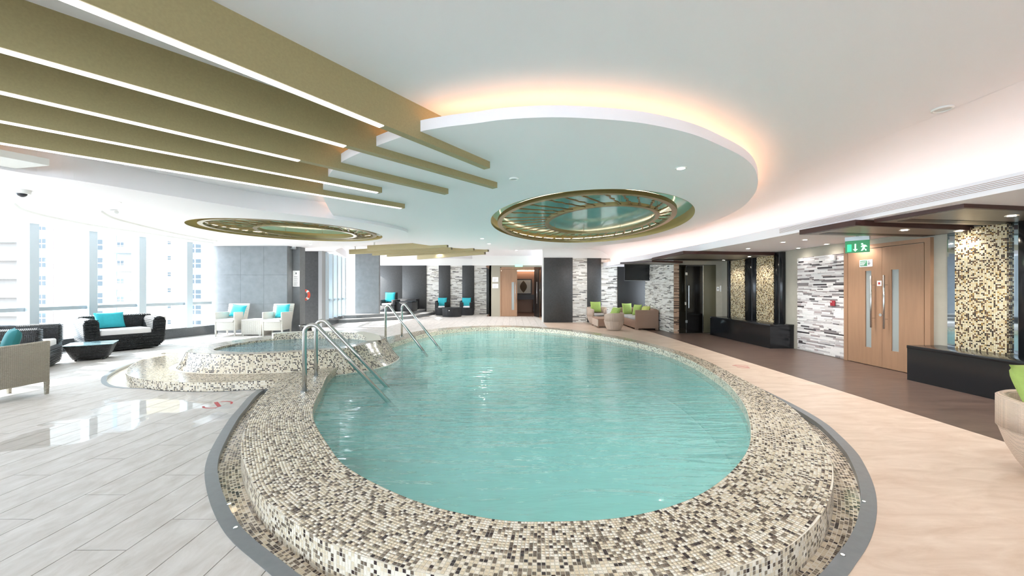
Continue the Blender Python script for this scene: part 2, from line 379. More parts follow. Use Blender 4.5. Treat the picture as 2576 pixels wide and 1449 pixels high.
# tile order: station direction then outward -> flip so that normals point up
flip = lambda c, m: (c[0][m], c[3][m], c[2][m], c[1][m])
mosaic('rim_mosaic', flip(c4, near), pool, PR, sides=True, single=290)
mosaic('rim_mosaic_far', flip(c4, far), pool, PR)
def wall_tiles(loop, z0, z1, name, parent, pr=PR, out=True, pt=PT, closed=True, tiles=TILES):
    n_ = int(length(loop, closed)/pt); L_ = resample(loop, n_, closed); m_ = max(1, int(round((z1-z0)/pt)))
    G_ = np.stack([lift(L_, z) for z in np.linspace(z0, z1, m_+1)], 1); c_ = tile_cells(G_, closed)
    if not out: c_ = (c_[0], c_[3], c_[2], c_[1])
    return mosaic(name, c_, parent, pr, tiles=tiles)
wall_tiles(OUT, CZ, RZ, 'rim_side_mosaic', pool)
wall_tiles(IN, WZ-.1, RZ, 'inner_wall_mosaic', pool, pr=[.42,.38,.08,.07,.05], out=False)
ob('channel_floor', MB().loft([lift(OUT, CZ), lift(KIN+normals2(KIN)*.01, CZ)]), GROUT, pool)
wk = int(.24/PT)+1
L_ = resample(OUT, int(length(OUT)/PT)); nn = normals2(L_); 
wdt = np.interp(ang(L_), [-180,-153,-133,-118,-90,-56,-37,-24,-10,5,20,40,60,120,150,166,180], [.17,.17,.14,.11,.1,.1,.16,.21,.22,.19,.14,.09,.06,.06,.1,.2,.17])
G = np.stack([np.c_[L_+nn*np.minimum(k*PT, wdt)[:,None], np.full(len(L_), CZ)] for k in range(wk+1)], 1); c4 = tile_cells(G, True)
keep = np.linalg.norm(c4[3]-c4[0], axis=1) > PT*.5
mosaic('channel_mosaic', flip(c4, keep), pool, [.3,.16,.24,.18,.12])
KERB = mat('grey kerb stone', '#777b7e', .3, noise=.06, nscale=20)
def kerb(a_, b_, parent, zt=.003):
    ob('kerb', MB().loft([lift(a_, CZ-.02), lift(a_, zt), lift(b_, zt), lift(b_, CZ-.02)]), KERB, parent)
kerb(KIN, KOUT, pool)
BASIN = mat('turquoise basin tile', '#c0f3ee', .35, noise=.04, nscale=3)
INS = resample(IN, 240)
ob('basin', MB().loft([lift(INS, RZ-.14), lift(INS, BZ)], cap1=True), BASIN, pool)
# submerged steps on the window side
for (p, q) in (((-3.0, 5.9), (-2.55, 4.9)), ((-2.95, 10.9), (-3.0, 9.5))):
    p = np.array(p); q = np.array(q); d = (p-q)/np.linalg.norm(p-q); nrm = np.array([d[1], -d[0]])
    for k in range(3):
        poly = [tuple(x) for x in (q-nrm*.2, q+nrm*(.35+.3*k), p+nrm*(.35+.3*k), p-nrm*.2)]
        ob('submerged_step', MB().prism(poly, BZ, -.18-.26*k), BASIN, pool)
# water
def water_mat(name, tint, murk, mk):
    m = bpy.data.materials.new(name); MAT[name] = m; m.use_nodes = True; nt = m.node_tree; L = nt.links.new
    nt.nodes.remove(nt.nodes['Principled BSDF']); o_ = nt.nodes['Material Output']
    g = nt.nodes.new('ShaderNodeNewGeometry'); mp = nt.nodes.new('ShaderNodeMapping'); L(g.outputs['Position'], mp.inputs[0]); mp.inputs['Scale'].default_value = (.32, 1.5, 1)
    n1 = nt.nodes.new('ShaderNodeTexNoise'); n1.inputs['Scale'].default_value = 2.8; n1.inputs['Detail'].default_value = 3; n1.inputs['Distortion'].default_value = 1.1; L(mp.outputs[0], n1.inputs[0])
    n2 = nt.nodes.new('ShaderNodeTexNoise'); n2.inputs['Scale'].default_value = 9; n2.inputs['Detail'].default_value = 2; n2.inputs['Distortion'].default_value = .8; L(mp.outputs[0], n2.inputs[0])
    ad = nt.nodes.new('ShaderNodeMath'); ad.operation = 'MULTIPLY_ADD'; ad.inputs[1].default_value = .22; L(n2.outputs[0], ad.inputs[0]); L(n1.outputs[0], ad.inputs[2])
    bn = nt.nodes.new('ShaderNodeBump'); bn.inputs['Strength'].default_value = .36; bn.inputs['Distance'].default_value = .09; L(ad.outputs[0], bn.inputs['Height'])
    t = nt.nodes.new('ShaderNodeBsdfTransparent'); t.inputs[0].default_value = tint
    df = nt.nodes.new('ShaderNodeBsdfDiffuse'); df.inputs[0].default_value = murk
    x1 = nt.nodes.new('ShaderNodeMixShader'); x1.inputs[0].default_value = mk; L(t.outputs[0], x1.inputs[1]); L(df.outputs[0], x1.inputs[2])
    gl = nt.nodes.new('ShaderNodeBsdfGlossy'); gl.inputs['Roughness'].default_value = .015; L(bn.outputs[0], gl.inputs['Normal'])
    f = nt.nodes.new('ShaderNodeFresnel'); f.inputs['IOR'].default_value = 1.5; L(bn.outputs[0], f.inputs['Normal'])
    x2 = nt.nodes.new('ShaderNodeMixShader'); L(f.outputs[0], x2.inputs[0]); L(x1.outputs[0], x2.inputs[1]); L(gl.outputs[0], x2.inputs[2]); L(x2.outputs[0], o_.inputs[0])
    return m
WATER = water_mat('pool water', (.85, .995, .99, 1), srgb('#b4f0ee'), .36)
ob('water', MB().add([(p[0],p[1],WZ) for p in INS], [tuple(range(len(INS)))]), WATER, pool)
# small lights let into the kerb
for px, py in ((593,1327),(577,1268),(2173,1262),(2120,1396)):
    p = at(px, py, .003); o = thing('kerb_light', 'tiny round light set in the grey kerb '+{593:'nearest the bottom left tiles',577:'just above the lowest left one',2173:'at the far right bend',2120:'at the lower right bend'}[px], 'light', (p[0],p[1],.003))
    ob('lens', MB().cyl((0,0), .008, 0, .003, 12), LENS, o); ob('bezel', MB().tube([(.011*math.cos(t),.011*math.sin(t),.002) for t in np.linspace(0,2*PI,16,endpoint=False)], .003, 6, True), STEEL, o)
# ---------------------------------------------------------------- spa pool
spa = thing('spa_pool', 'small raised round spa pool clad in mosaic beside the windows', 'pool', (0,0,0))
RP = resample(RINGP, 300)
ob('step_slab', MB().loft([lift(RP, -.06), lift(RP, RZ-.002)], cap1=True), GROUT, spa)
wall_tiles(RINGP, -.05, RZ, 'step_side_mosaic', spa)
kerb(RKIN, RKOUT, spa); ob('gutter_floor', MB().loft([lift(RINGP, CZ), lift(RKIN, CZ)]), GROUT, spa)
TOP = resample(croms([(-5.62,6.72),(-5.05,6.47),(-4.44,6.40),(-3.94,6.54),(-3.46,6.76),(-3.08,7.03),(-2.88,7.5),(-2.78,8.2),(-2.85,8.75),(-3.4,9.2),(-4.3,9.3),(-5.2,9.1),(-5.75,8.4),(-5.85,7.5)], 14), 300)
BASE = resample(croms([(-6.02,6.85),(-5.45,6.40),(-4.81,6.25),(-3.9,6.31),(-3.3,6.53),(-2.85,6.85),(-2.5,7.3),(-2.38,7.9),(-2.5,8.6),(-3.2,9.35),(-4.3,9.5),(-5.35,9.3),(-6.0,8.5),(-6.2,7.6)], 14), 300)
WAT = resample(croms([(-5.3,6.92),(-4.9,6.7),(-4.4,6.62),(-3.98,6.74),(-3.55,6.95),(-3.2,7.2),(-3.02,7.6),(-2.97,8.1),(-3.15,8.45),(-3.7,8.62),(-4.3,8.68),(-4.9,8.55),(-5.25,8.2),(-5.42,7.5)], 14), 300)
SZ = .42
def rotto(P, ref):   # start each loop at the point closest in direction
    c_ = ref.mean(0); a0 = np.arctan2(*(ref[0]-c_)[::-1]); aa = np.arctan2(P[:,1]-c_[1], P[:,0]-c_[0])
    k = np.argmin(np.abs(np.angle(np.exp(1j*(aa-a0))))); return np.roll(P, -k, 0)
BASE = rotto(BASE, TOP); WAT = rotto(WAT, TOP)
def bl(t): return TOP*(1-t)+BASE*t
prof = [(1.02,-.12),(1.0,.0),(.72,.1),(.45,.2),(.22,.31),(.05,.395),(.0,SZ-.002)]
ob('body', MB().loft([lift(bl(t), z) for t, z in prof]+[lift(WAT, SZ-.002), lift(WAT, -.2)], cap1=True), GROUT, spa, smooth=False)
ns = int(length(bl(.5))/PT); rows = []
zz = np.linspace(-.05, SZ, int((SZ+.05)/PT)+1)
for z in zz:
    t = np.interp(z, [p[1] for p in prof], [p[0] for p in prof]); rows.append(lift(resample(bl(t), ns), z))
mosaic('outer_wall_mosaic', tile_cells(np.stack(rows, 1), True), spa, [.44,.20,.10,.10,.16])
Tn = resample(TOP, ns); Wn = resample(WAT, ns)
G = np.stack([lift(Tn*(1-k/10)+Wn*k/10, SZ) for k in range(11)], 1); mosaic('top_mosaic', tile_cells(G, True), spa, [.40,.40,.10,.06,.04])
SPW = water_mat('spa water', (.78, .95, 1, 1), srgb('#a6dfec'), .36)
ob('water', MB().add([(p[0],p[1],SZ-.035) for p in WAT], [tuple(range(len(WAT)))]), SPW, spa)
wall_tiles(WAT, 0.0, SZ, 'inner_wall_mosaic', spa, out=False)
bk = croms([(-5.12,8.36),(-4.75,8.62),(-4.3,8.7),(-3.7,8.63),(-3.2,8.42),(-2.98,8.0)], 10, False); bk = resample(bk, 80, False)
tt = np.gradient(bk, axis=0); tt /= np.linalg.norm(tt, axis=1)[:,None]; bn_ = np.c_[-tt[:,1], tt[:,0]]
hz = np.interp(np.arange(80), [0,55,79], [.53,.53,.425])
outr = bk+bn_*.28
mbk = MB().loft([np.c_[bk, np.full(80,-.1)], np.c_[bk, hz], np.c_[outr, hz], np.c_[outr, np.full(80,.1)]], closed=False)
mbk.add([(bk[0,0],bk[0,1],-.1),(bk[0,0],bk[0,1],hz[0]),(outr[0,0],outr[0,1],hz[0]),(outr[0,0],outr[0,1],.1)], [(0,1,2,3)])
ob('back_wall', mbk, GROUT, spa)
n_ = int(length(bk, False)/PT); B2 = resample(np.c_[bk, hz], n_, False)
G = np.stack([np.c_[B2[:,:2], np.minimum(z, B2[:,2])] for z in np.arange(.30, .54, PT)], 1); c4 = tile_cells(G, False); kp = np.linalg.norm(c4[3]-c4[0], axis=1) > PT*.5
mosaic('back_wall_mosaic', tuple(c[kp] for c in c4), spa, [.42,.26,.08,.12,.12])
# tread mosaic on the step around the spa
gx = np.arange(-7.6, -2.9, PT); gy = np.arange(5.5, 9.6, PT)
XX, YY = np.meshgrid(gx, gy, indexing='ij')
def inside(loop, X, Y):
    r = np.zeros(X.shape, bool); a_ = loop; b_ = np.roll(loop, -1, 0)
    for (x1,y1),(x2,y2) in zip(a_, b_):
        if y1 == y2: continue
        c_ = ((y1 > Y) != (y2 > Y)) & (X < (x2-x1)*(Y-y1)/(y2-y1)+x1); r ^= c_
    return r
cx_, cy_ = XX+PT/2, YY+PT/2
ok = inside(resample(RINGP-normals2(RINGP)*.012, 120), cx_, cy_) & ~inside(resample(BASE, 120), cx_, cy_) & ~inside(resample(OUT, 200), cx_, cy_)
X0 = XX[ok]; Y0 = YY[ok]; zc = np.full(len(X0), RZ)
mosaic('step_mosaic', (np.c_[X0,Y0,zc], np.c_[X0+PT,Y0,zc], np.c_[X0+PT,Y0+PT,zc], np.c_[X0,Y0+PT,zc]), spa, [.36,.34,.14,.10,.06])
# ---------------------------------------------------------------- hand rails
def rail(b0, top, e0, label, r=.029):
    b0 = Vector((b0[0], b0[1], RZ)); e0 = Vector((e0[0], e0[1], -.12)); o = thing('pool_handrail', label, 'handrail', b0, 0, 'steel pool handrails')
    d = Vector((e0.x-b0.x, e0.y-b0.y, 0)); Ld = d.length; d.normalize(); H = top-RZ-r
    bend = .11; slope = math.atan2(H+.12-.0, Ld-.09)
    P = [Vector((0,0,-.03)), Vector((0,0,H-bend))]
    a1 = PI-slope*0
    for k in range(1, 11):
        t = k/10*(PI/2+slope); P.append(Vector((0,0,H-bend))+d*(bend-bend*math.cos(t))+Vector((0,0,bend*math.sin(t))))
    P.append(e0-b0); ob('rail', MB().tube(P, r, 14), STEEL, o, smooth=True)
    ob('flange', MB().cyl((0,0), .05, 0, .012, 20), STEEL, o, smooth=False)
rail(at(766,985,RZ), 1.045, at(1000,1012,0), 'nearest steel handrail, its post closest to the camera on the pool rim')
rail(at(795,947,RZ), 1.03, at(994,975,0), 'second steel handrail, just behind the nearest one beside the spa')
rail(at(970,858,RZ), 1.09, at(1075,884,0), 'far steel handrail standing at the corner of the spa wall')
rail(at(1011,847,RZ), 1.08, at(1110,871,0), 'farthest steel handrail of the four by the pool')
# ---------------------------------------------------------------- ceilings
ZM, ZD, ZL, ZS = 3.27, 3.02, 2.95, 2.47
def wx(y): return float(np.interp(y, [-6,0,5,8.7,10,11,12.25,13.1,13.3,15.2,18.5], [-10.2,-10.9,-11.1,-10.85,-10.8,-10.55,-10.25,-10.0,-10.3,-7.5,-7.95]))
EDGE = [(wx(y)-.16, y) for y in (20.5,18.5,17,15.3,14.9,14.2,13.5,13.1,12.25,11,10,8.7,7,5,2.5,0,-3,-6)]
ceil = struct(ob('ceiling', MB().prism([(7.4,-6.2),(7.4,23.6),(-9.5,23.6)]+EDGE+[(-10.3,-6.2)], ZM, ZM+.1), CEIL))
# medallion outlines
M1 = ellipse((1.78, 9.4), 3.47, 2.24, 82.8, 120); M2 = ellipse((-5.54, 9.97), 2.18, 1.75, 43.1, 120)
def slab_with_hole(name, outer, hole, z0, z1, m, lipw=None):
    """flat ceiling layer with an oval opening: bridge outline and hole by direction from the hole's centre"""
    c_ = hole.mean(0); n_ = 480
    th = np.linspace(-PI, PI, n_, endpoint=False)
    def polar(P):
        d = P-c_; a_ = np.arctan2(d[:,1], d[:,0]); r_ = np.hypot(*d.T); o_ = np.argsort(a_)
        rr = np.interp(th, np.r_[a_[o_][-1]-2*PI, a_[o_], a_[o_][0]+2*PI], np.r_[r_[o_][-1], r_[o_], r_[o_][0]])
        return c_+np.c_[np.cos(th), np.sin(th)]*rr[:,None]
    A_, B_ = polar(outer), polar(hole)
    return MB().loft([lift(A_, z1), lift(A_, z0), lift(B_, z0), lift(B_, z1)]), A_, B_
D1 = croms([(-.978,3.82),(-.642,3.67),(-.344,3.586),(-.057,3.5),(.353,3.456),(.773,3.49),(1.22,3.586),(1.75,3.82),(2.23,4.15),(2.71,4.54),(3.135,5.015),(3.59,5.69),(3.98,6.45),(4.36,7.5),(4.57,8.81),(4.6,10.3),(4.2,12.1),(3.6,13.2),(2.6,14.3),(1,15.2),(-.6,15.3),(-2,14.7),(-3,13.6),(-3.7,12),(-3.95,10.2),(-3.83,8.56),(-3.3,6.9),(-3.04,6.26),(-2.63,5.5),(-2.1,4.74),(-1.515,4.21)], 14)
D1 = resample(D1, 600)
m_, A_, B_ = slab_with_hole('d', D1, M1, ZD, ZD+.03, CEIL)
disc = struct(ob('ceiling_disc', m_, CEIL))
ob('disc_top', MB().loft([lift(A_, ZD+.03), lift(B_, ZD+.03)]), CEIL, disc)
ob('lip', MB().loft([lift(D1, ZD+.001), lift(D1, ZD+.106), lift(D1-normals2(D1)*.02, ZD+.106), lift(D1-normals2(D1)*.02, ZD+.03)]), CEIL, disc)
# warm light strip lying on the disc, set back from its edge
near_ = resample(D1, 300); near_ = near_-normals2(near_)*.17
led = [p for p in near_ if not (p[0] < -2.6 and p[1] > 6.2)]
k0 = max(range(len(near_)), key=lambda i: (near_[i][1] > 8 and near_[i][0] < 0)*near_[i][1])
run = [near_[(i) % 300] for i in range(300)]
ob('cove_led_strip', MB().tube([(p[0],p[1],ZD+.05) for p in run], .018, 6, True), LED, disc)
# lower ceiling along the windows
LC = [at(0,425,ZL),at(200,455,ZL),at(400,488,ZL),at(650,528,ZL),at(850,552,ZL),at(960,568,ZL),at(1025,585,ZL),at(1005,597,ZL),at(960,606,ZL)]
LC = [tuple(p) for p in croms([(-9.6,-6),(-7.9,0),(-6.75,3)]+LC+[(-5.2,13.0),(-6.6,14.6),(-7.4,17),(-8.4,20.5)], 8, False)]
LCpoly = np.array(LC+[(-9.0,20.5),(-9.0,15.6),(-10.4,14.6)]+[p for p in EDGE if p[1] < 13.4])
def dens(P, s=.25):
    out = []
    for a_, b_ in zip(P, np.roll(P,-1,0)):
        k = max(1, int(np.linalg.norm(b_-a_)/s)); out += [a_+(b_-a_)*i/k for i in range(k)]
    return np.array(out)
m_, A2, B2_ = slab_with_hole('l', dens(LCpoly, .08), M2, ZL, ZM-.001, CEIL)
lowc = struct(ob('ceiling_lower', m_, CEIL))
# curved pelmet lines along the windows
for k, pts in enumerate(([(30,512),(60,530),(150,552),(260,572),(400,592),(535,612)], [(250,532),(285,550),(370,572),(450,590),(545,607)])):
    q = croms([at(x,y,ZL-.02) for x, y in pts], 8, False)
    struct(ob('trim_%d' % (k+1), MB().tube([(p[0],p[1],ZL) for p in q], .035, 6), WHITE))
struct(ob('trim_3', MB().prism([(-5.57,4.69),(-6.12,4.80),(-7.1,2.9),(-6.5,2.8)], 2.98, 3.06), WHITE))
ob('cove_led_strip', MB().tube([(-5.75,4.62,3.075),(-6.62,2.9,3.075)], .01, 6), LED, bpy.data.objects['trim_3'])
# service soffit on the right with cove and air slot
SE = croms([(4.95,-6),(4.95,0),(4.95,4),(4.95,7),(4.9,8.6),(4.78,10.3),(4.55,12.2),(4.25,14.5),(4.05,17.3)], 8, False)
n_ = len(SE)
poly = [tuple(p) for p in SE]+[(7.2,17.3),(7.2,-6)]
sof = struct(ob('ceiling_soffit', MB().prism(poly, ZS, ZS+.17), CEIL))
cv = []
for t_ in np.linspace(0, PI/2, 14):
    q = SE+np.array([.34-.95*(1-math.cos(t_)), 0]); cv.append(np.c_[q, np.full(n_, ZS+.17+(ZM-ZS-.172)*math.sin(t_))])
ob('cove_sweep', MB().loft(cv, closed=False), CEIL, sof, smooth=True)
ob('cove_led_strip', MB().tube([(p[0]+.16,p[1],ZS+.19) for p in SE], .016, 6), LED2, sof)
gr = thing('air_grille', 'long slotted air grille in the face of the right hand soffit', 'air vent', (4.945,0,0))
for k in range(5):
    ob('slot', MB().box(-.004, .002, 1.2, 7.2, ZS+.055+.018*k, ZS+.059+.018*k), mat('slot brown', '#b79a86', .7), gr)
# ---------------------------------------------------------------- gold fins
fin_ends = [((1225,425),(175,0)),((1245,474),(0,125)),((1123,489),(0,232)),((957,486),(0,305)),((1015,525),(0,360))]
names = ['nearest and highest in view', 'second from the open ceiling', 'middle of the five', 'fourth, second from the windows', 'fifth, closest to the windows']
ZF = 2.94; nin = {(1225,425):1.5,(1245,474):2.2,(1123,489):2.1,(957,486):.05,(1015,525):.05}
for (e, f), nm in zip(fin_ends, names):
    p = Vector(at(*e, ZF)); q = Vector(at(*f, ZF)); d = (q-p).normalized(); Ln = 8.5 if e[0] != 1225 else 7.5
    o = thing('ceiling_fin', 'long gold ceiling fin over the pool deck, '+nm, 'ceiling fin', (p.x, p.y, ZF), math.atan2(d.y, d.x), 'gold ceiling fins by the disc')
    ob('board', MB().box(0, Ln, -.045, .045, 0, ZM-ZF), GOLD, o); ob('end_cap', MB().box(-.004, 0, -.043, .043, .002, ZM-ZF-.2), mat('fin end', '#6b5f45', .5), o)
    ob('light_strip', MB().box(nin[e], Ln, -.034, .034, -.006, -.0005), mat('linear lamp', '#ffffff', .5, emit=(1, .98, .95, 1), estr=.9), o)  # emission keeps the fin's underside bright white
far = [((1126,622),(926,631)),((1136,628),(880,640)),((1192,630),(938,643)),((1228,633),(975,646)),((1220,640),(1051,653))]
for k, (e, f) in enumerate(far):
    p = Vector(at(*e, ZF)); q = Vector(at(*f, ZF)); d = q-p; Ln = d.length; 
    p = p+Vector((0,0)); o = thing('ceiling_fin', 'short gold ceiling fin near the far wall, '+['first and highest','second','third','fourth, reaching farthest right','fifth, lowest and farthest'][k], 'ceiling fin', (p.x,p.y,ZF), math.atan2(d.y,d.x), 'gold ceiling fins near the far wall')
    ob('board', MB().box(0, Ln, -.05, .05, 0, .2), GOLD, o); ob('end_cap', MB().box(-.004, 0, -.048, .048, .002, .198), MAT['fin end'], o)
    for q in (.3, Ln-.3): ob('hanger', MB().box(q-.02, q+.02, -.02, .02, .2, ZM-ZF), WHITE, o)
# ---------------------------------------------------------------- medallions
TEALG = mat('teal mirror', '#7cc4c1', .12, 0, noise=.04, nscale=2)
def medallion(label, cut, oc, ic, zc, nsp, name):
    o = thing('ceiling_medallion', label, 'ceiling feature', (0,0,0))
    N = len(cut); zt = zc+.22
    ob('recess_wall', MB().loft([lift(cut, zc-.004), lift(cut*.996+cut.mean(0)*.004, zt)]), mat('recess bronze', '#a08c58', .4, .3), o, smooth=True)
    big = cut.mean(0)+(cut-cut.mean(0))*1.02
    ob('mirror', MB().add([(p[0],p[1],zt) for p in big], [tuple(range(N))[::-1]]), TEALG, o)
    def ring(E_, w, h, z, nm):
        a_ = ellipse(*E_, N); E2 = (E_[0], E_[1]-w, E_[2]-w, E_[3]); b_ = ellipse(*E2, N)
        ob(nm, MB().loft([lift(a_,z), lift(a_,z+h), lift(b_,z+h), lift(b_,z), lift(a_,z)]), BRASS, o)
        return a_, b_
    a1, b1 = ring(oc, .10, .07, zc+.02, 'outer_ring'); a2, b2 = ring(ic, .09, .07, zc+.02, 'inner_ring')
    SP = mat('bronze spoke', '#7d6a44', .35, .6)
    for k in range(nsp):
        i = int(k*N/nsp); p = b1[i]; q = a2[i]; v = q-p; Lk = np.linalg.norm(v); v = v/Lk; w = np.array([-v[1], v[0]]); path = []
        for s in range(9):
            c_ = p+v*Lk*s/8+w*.022*math.sin(s*PI*.9+k); path.append(c_)
        mb = MB(); L1 = [(c_[0]+w[0]*.012, c_[1]+w[1]*.012, zc+.035) for c_ in path]; R1 = [(c_[0]-w[0]*.012, c_[1]-w[1]*.012, zc+.035) for c_ in path]
        mb.loft([L1, R1, [(x,y,z+.02) for x,y,z in R1], [(x,y,z+.02) for x,y,z in L1], L1], closed=False); ob('spoke', mb, SP, o)
    for k in range(8):
        p = a2[int(k*N/8)]; ob('hanger', MB().tube([(p[0],p[1],zc+.06),(p[0],p[1],zt)], .004, 6), BRASS, o)
    g = ellipse(oc[0], oc[1]-.05, oc[2]-.05, oc[3], 80)
    ob('halo_led', MB().tube([(p[0],p[1],zc+.105) for p in g], .008, 6, True), mat('soft warm led', '#ffffff', .5, emit=(1,.78,.52,1), estr=2), o)
medallion('large oval ceiling medallion with teal mirror and brass spokes over the pool', M1, ((1.66,9.5), 3.2, 2.0, 87.4), ((2.02,9.1), 1.88, 1.24, 89.9), ZD, 36, 'a')
medallion('smaller oval ceiling medallion with brass spokes near the windows', M2, ((-5.52,10.0), 2.0, 1.58, 43.1), ((-5.38,10.3), 1.27, 1.05, 60), ZL, 34, 'b')
# ---------------------------------------------------------------- walls
def strips(name, parent, u0, u1, z0, z1, place, single=0, row=.03, near=True, cols=None):
    """stacked stone cladding: rows of thin strips of uneven length and depth; place(u, d, z)->xyz"""
    mats = cols or STRIPM; pcs = []; z = z0
    while z < z1-.01:
        h = min(row*random.choice((.6, 1, 1, 1.3)), z1-z); u = u0-random.random()*.1
        while u < u1:
            l = random.uniform(.08, .42); a_, b_ = max(u, u0), min(u+l, u1); u += l
            if b_-a_ > .008: pcs.append((a_, b_, z, z+h, random.uniform(.006, .022), random.choices(range(len(mats)), [.46,.24,.14,.10,.06])[0]))
        z += h
    pcs.sort(key=lambda p: -(p[1]-p[0])*(p[3]-p[2])); rest = MB()
    for k, (a_, b_, c_, d_, dp, mi) in enumerate(pcs):
        g = .0012; V = [place(u, d, z) for d in (0, dp) for u, z in ((a_+g, c_+g), (b_-g, c_+g), (b_-g, d_-g), (a_+g, d_-g))]
        F = [(4,5,6,7),(0,1,5,4),(1,2,6,5),(2,3,7,6),(3,0,4,7)]
        if k < single: ob('stone_strip', MB().add(V, F), mats[mi], parent)
        else: rest.add(V, F, mi)
    if rest.v:
        o = ob('stone_strips', rest, mats, parent); o['kind'] = 'stuff'; o.data.polygons.foreach_set('material_index', rest.mi)
STRIPM = [mat('strip white', '#e9e6e3', .45), mat('strip pale grey', '#cfcac8', .45), mat('strip mauve', '#b3a6a4', .45), mat('strip grey', '#8b8484', .45), mat('strip dark', '#4a4446', .45)]
STRIPW = [mat('strip ivory', '#e6e4dd', .5), mat('strip light', '#d2cfc8', .5), mat('strip sand', '#b9b3a8', .5), mat('strip stone', '#96918a', .5), mat('strip slate', '#5d5b59', .5)]
STRIPB = [mat('strip tan', '#b9987f', .5), mat('strip beige', '#cdb49c', .5), mat('strip brown', '#94755f', .5), mat('strip umber', '#6d5546', .5), mat('strip bark', '#4a382f', .5)]
XR = 7.06
wr = struct(ob('wall_right', MB().box(XR, XR+.2, -6, 13.4, 0, ZM), BEIGEWALL))
strips('r', wr, 8.26, 9.62, .01, 2.25, lambda u, d, z: (XR-d, u, z), single=295)
wb = struct(ob('wall_back', MB().box(-10.2, 7.3, -6.2, -6, 0, .3).box(-10.2, 7.3, -6.2, -6, 2.95, ZM).box(3.4, 7.3, -6.2, -6, .3, 2.95), WHITE))
# steam room front: faces the camera
YS = 13.1
st_ = struct(ob('wall_steam_room', MB().box(5.42, XR+.1, YS, YS+.12, 2.3, ZM).box(6.86, XR+.1, YS, YS+.12, 0, 2.3), BEIGEWALL))
wt = struct(ob('wall_television', MB().box(5.38, 5.55, YS-.14, 15.7, 0, ZM), BEIGEWALL))
strips('t', wt, YS-.14, 15.7, .01, 2.46, lambda u, d, z: (5.38-d, u, z), cols=STRIPW)
strips('t2', wt, 5.38, 5.55, .01, 2.46, lambda u, d, z: (u, YS-.14-d, z), cols=STRIPB)
DGLASS = see_through('smoked glass', (.34, .30, .22, 1))
sg = thing('steam_room_front', 'smoked glass steam room front with a dark open doorway', 'glass door', (0, YS, 0))
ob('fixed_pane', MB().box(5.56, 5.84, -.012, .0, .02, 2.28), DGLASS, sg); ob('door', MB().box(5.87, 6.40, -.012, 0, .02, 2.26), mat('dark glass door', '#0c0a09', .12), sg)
ob('side_pane', MB().box(6.43, 6.85, -.012, 0, .02, 2.28), mat('olive glass', '#5d5a49', .15), sg)
for z in (.35, 1.95): ob('hinge', MB().box(5.82, 5.89, -.03, .01, z, z+.09), CHROME, sg)
ob('handle', MB().tube([(5.92,-.06,.85),(5.92,-.06,1.6)], .012, 8), CHROME, sg); ob('lock', MB().box(5.8, 5.85, -.03, .0, .95, 1.05), CHROME, sg)
ob('jamb', MB().box(6.405, 6.425, -.03, .0, .02, 2.28), CHROME, sg)
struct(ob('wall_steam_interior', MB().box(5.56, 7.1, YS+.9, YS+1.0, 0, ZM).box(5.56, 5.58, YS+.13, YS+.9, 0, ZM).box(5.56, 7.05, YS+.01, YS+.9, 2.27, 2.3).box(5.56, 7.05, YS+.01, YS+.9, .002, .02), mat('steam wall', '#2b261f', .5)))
# far walls
YC = 17.3
wc = struct(ob('wall_centre', MB().box(atY(1365,YC), 7.2, YC+.01, YC+.4, 0, ZM), WHITE))
def panel(x0, x1, y, z0, z1, m, parent, t=.06): return ob('stone_panel', MB().box(x0, x1, y-t, y, z0, z1), m, parent, bevel=.004, seg=1)
panel(atY(1368,YC), atY(1440,YC), YC+.01, 0, 2.87, DARKSTONE, wc)
strips('c1', wc, atY(1440,YC), atY(1477,YC), 0, 2.84, lambda u, d, z: (u, YC+.005-d, z), cols=STRIPW, row=.034)
panel(atY(1477,YC), atY(1512,YC), YC+.01, 0, 2.85, DARKSTONE, wc, .04)
strips('c2', wc, atY(1512,YC), atY(1553,YC), 0, 2.84, lambda u, d, z: (u, YC+.005-d, z), cols=STRIPW, row=.034)
panel(atY(1553,YC), 6.2, YC+.01, 0, 2.55, mat('black stone', '#161616', .5, noise=.1, nscale=20), wc, .05)
YF = 23.0
wf = struct(ob('wall_far', MB().box(-9.5, atY(1232,YF)-.02, YF, YF+.2, 0, ZM).box(atY(1218,YF)-.5, 3, YF-1.99, YF-1.8, 2.75, ZM), WHITE))
FX = lambda p: atY(p, YF)
panel(-8.6, FX(953), YF, 0, 2.86, DARKSTONE, wf); panel(FX(953)+.006, FX(1012), YF, 0, 2.86, DARKSTONE, wf); panel(FX(1012)+.006, FX(1073), YF, 0, 2.86, DARKSTONE, wf)
for a_, b_, k in ((1073,1104,1),(1104,1133,0),(1133,1163,1),(1163,1193,0),(1193,1224,1),(1224,1233,0)):
    if k: strips('f', wf, FX(a_), FX(b_), 0, 2.84, lambda u, d, z: (u, YF-d, z), cols=STRIPW, row=.04)
    else: panel(FX(a_), FX(b_), YF, 0, 2.86, DARKSTONE, wf)
YD = 21.0; DX = lambda p: atY(p, YD)
wd_ = struct(ob('wall_far_door', MB().box(DX(1231), DX(1258), YD, YD+.15, 0, 2.75).box(DX(1258), DX(1368), YD, YD+.15, 2.66, 2.75).box(DX(1231), DX(1231)+.1, YD, YF, 0, 2.75).box(DX(1363), DX(1370), YC+.3, YD+.15, 0, 2.75), mat('greige wall', '#a39e8f', .6)))
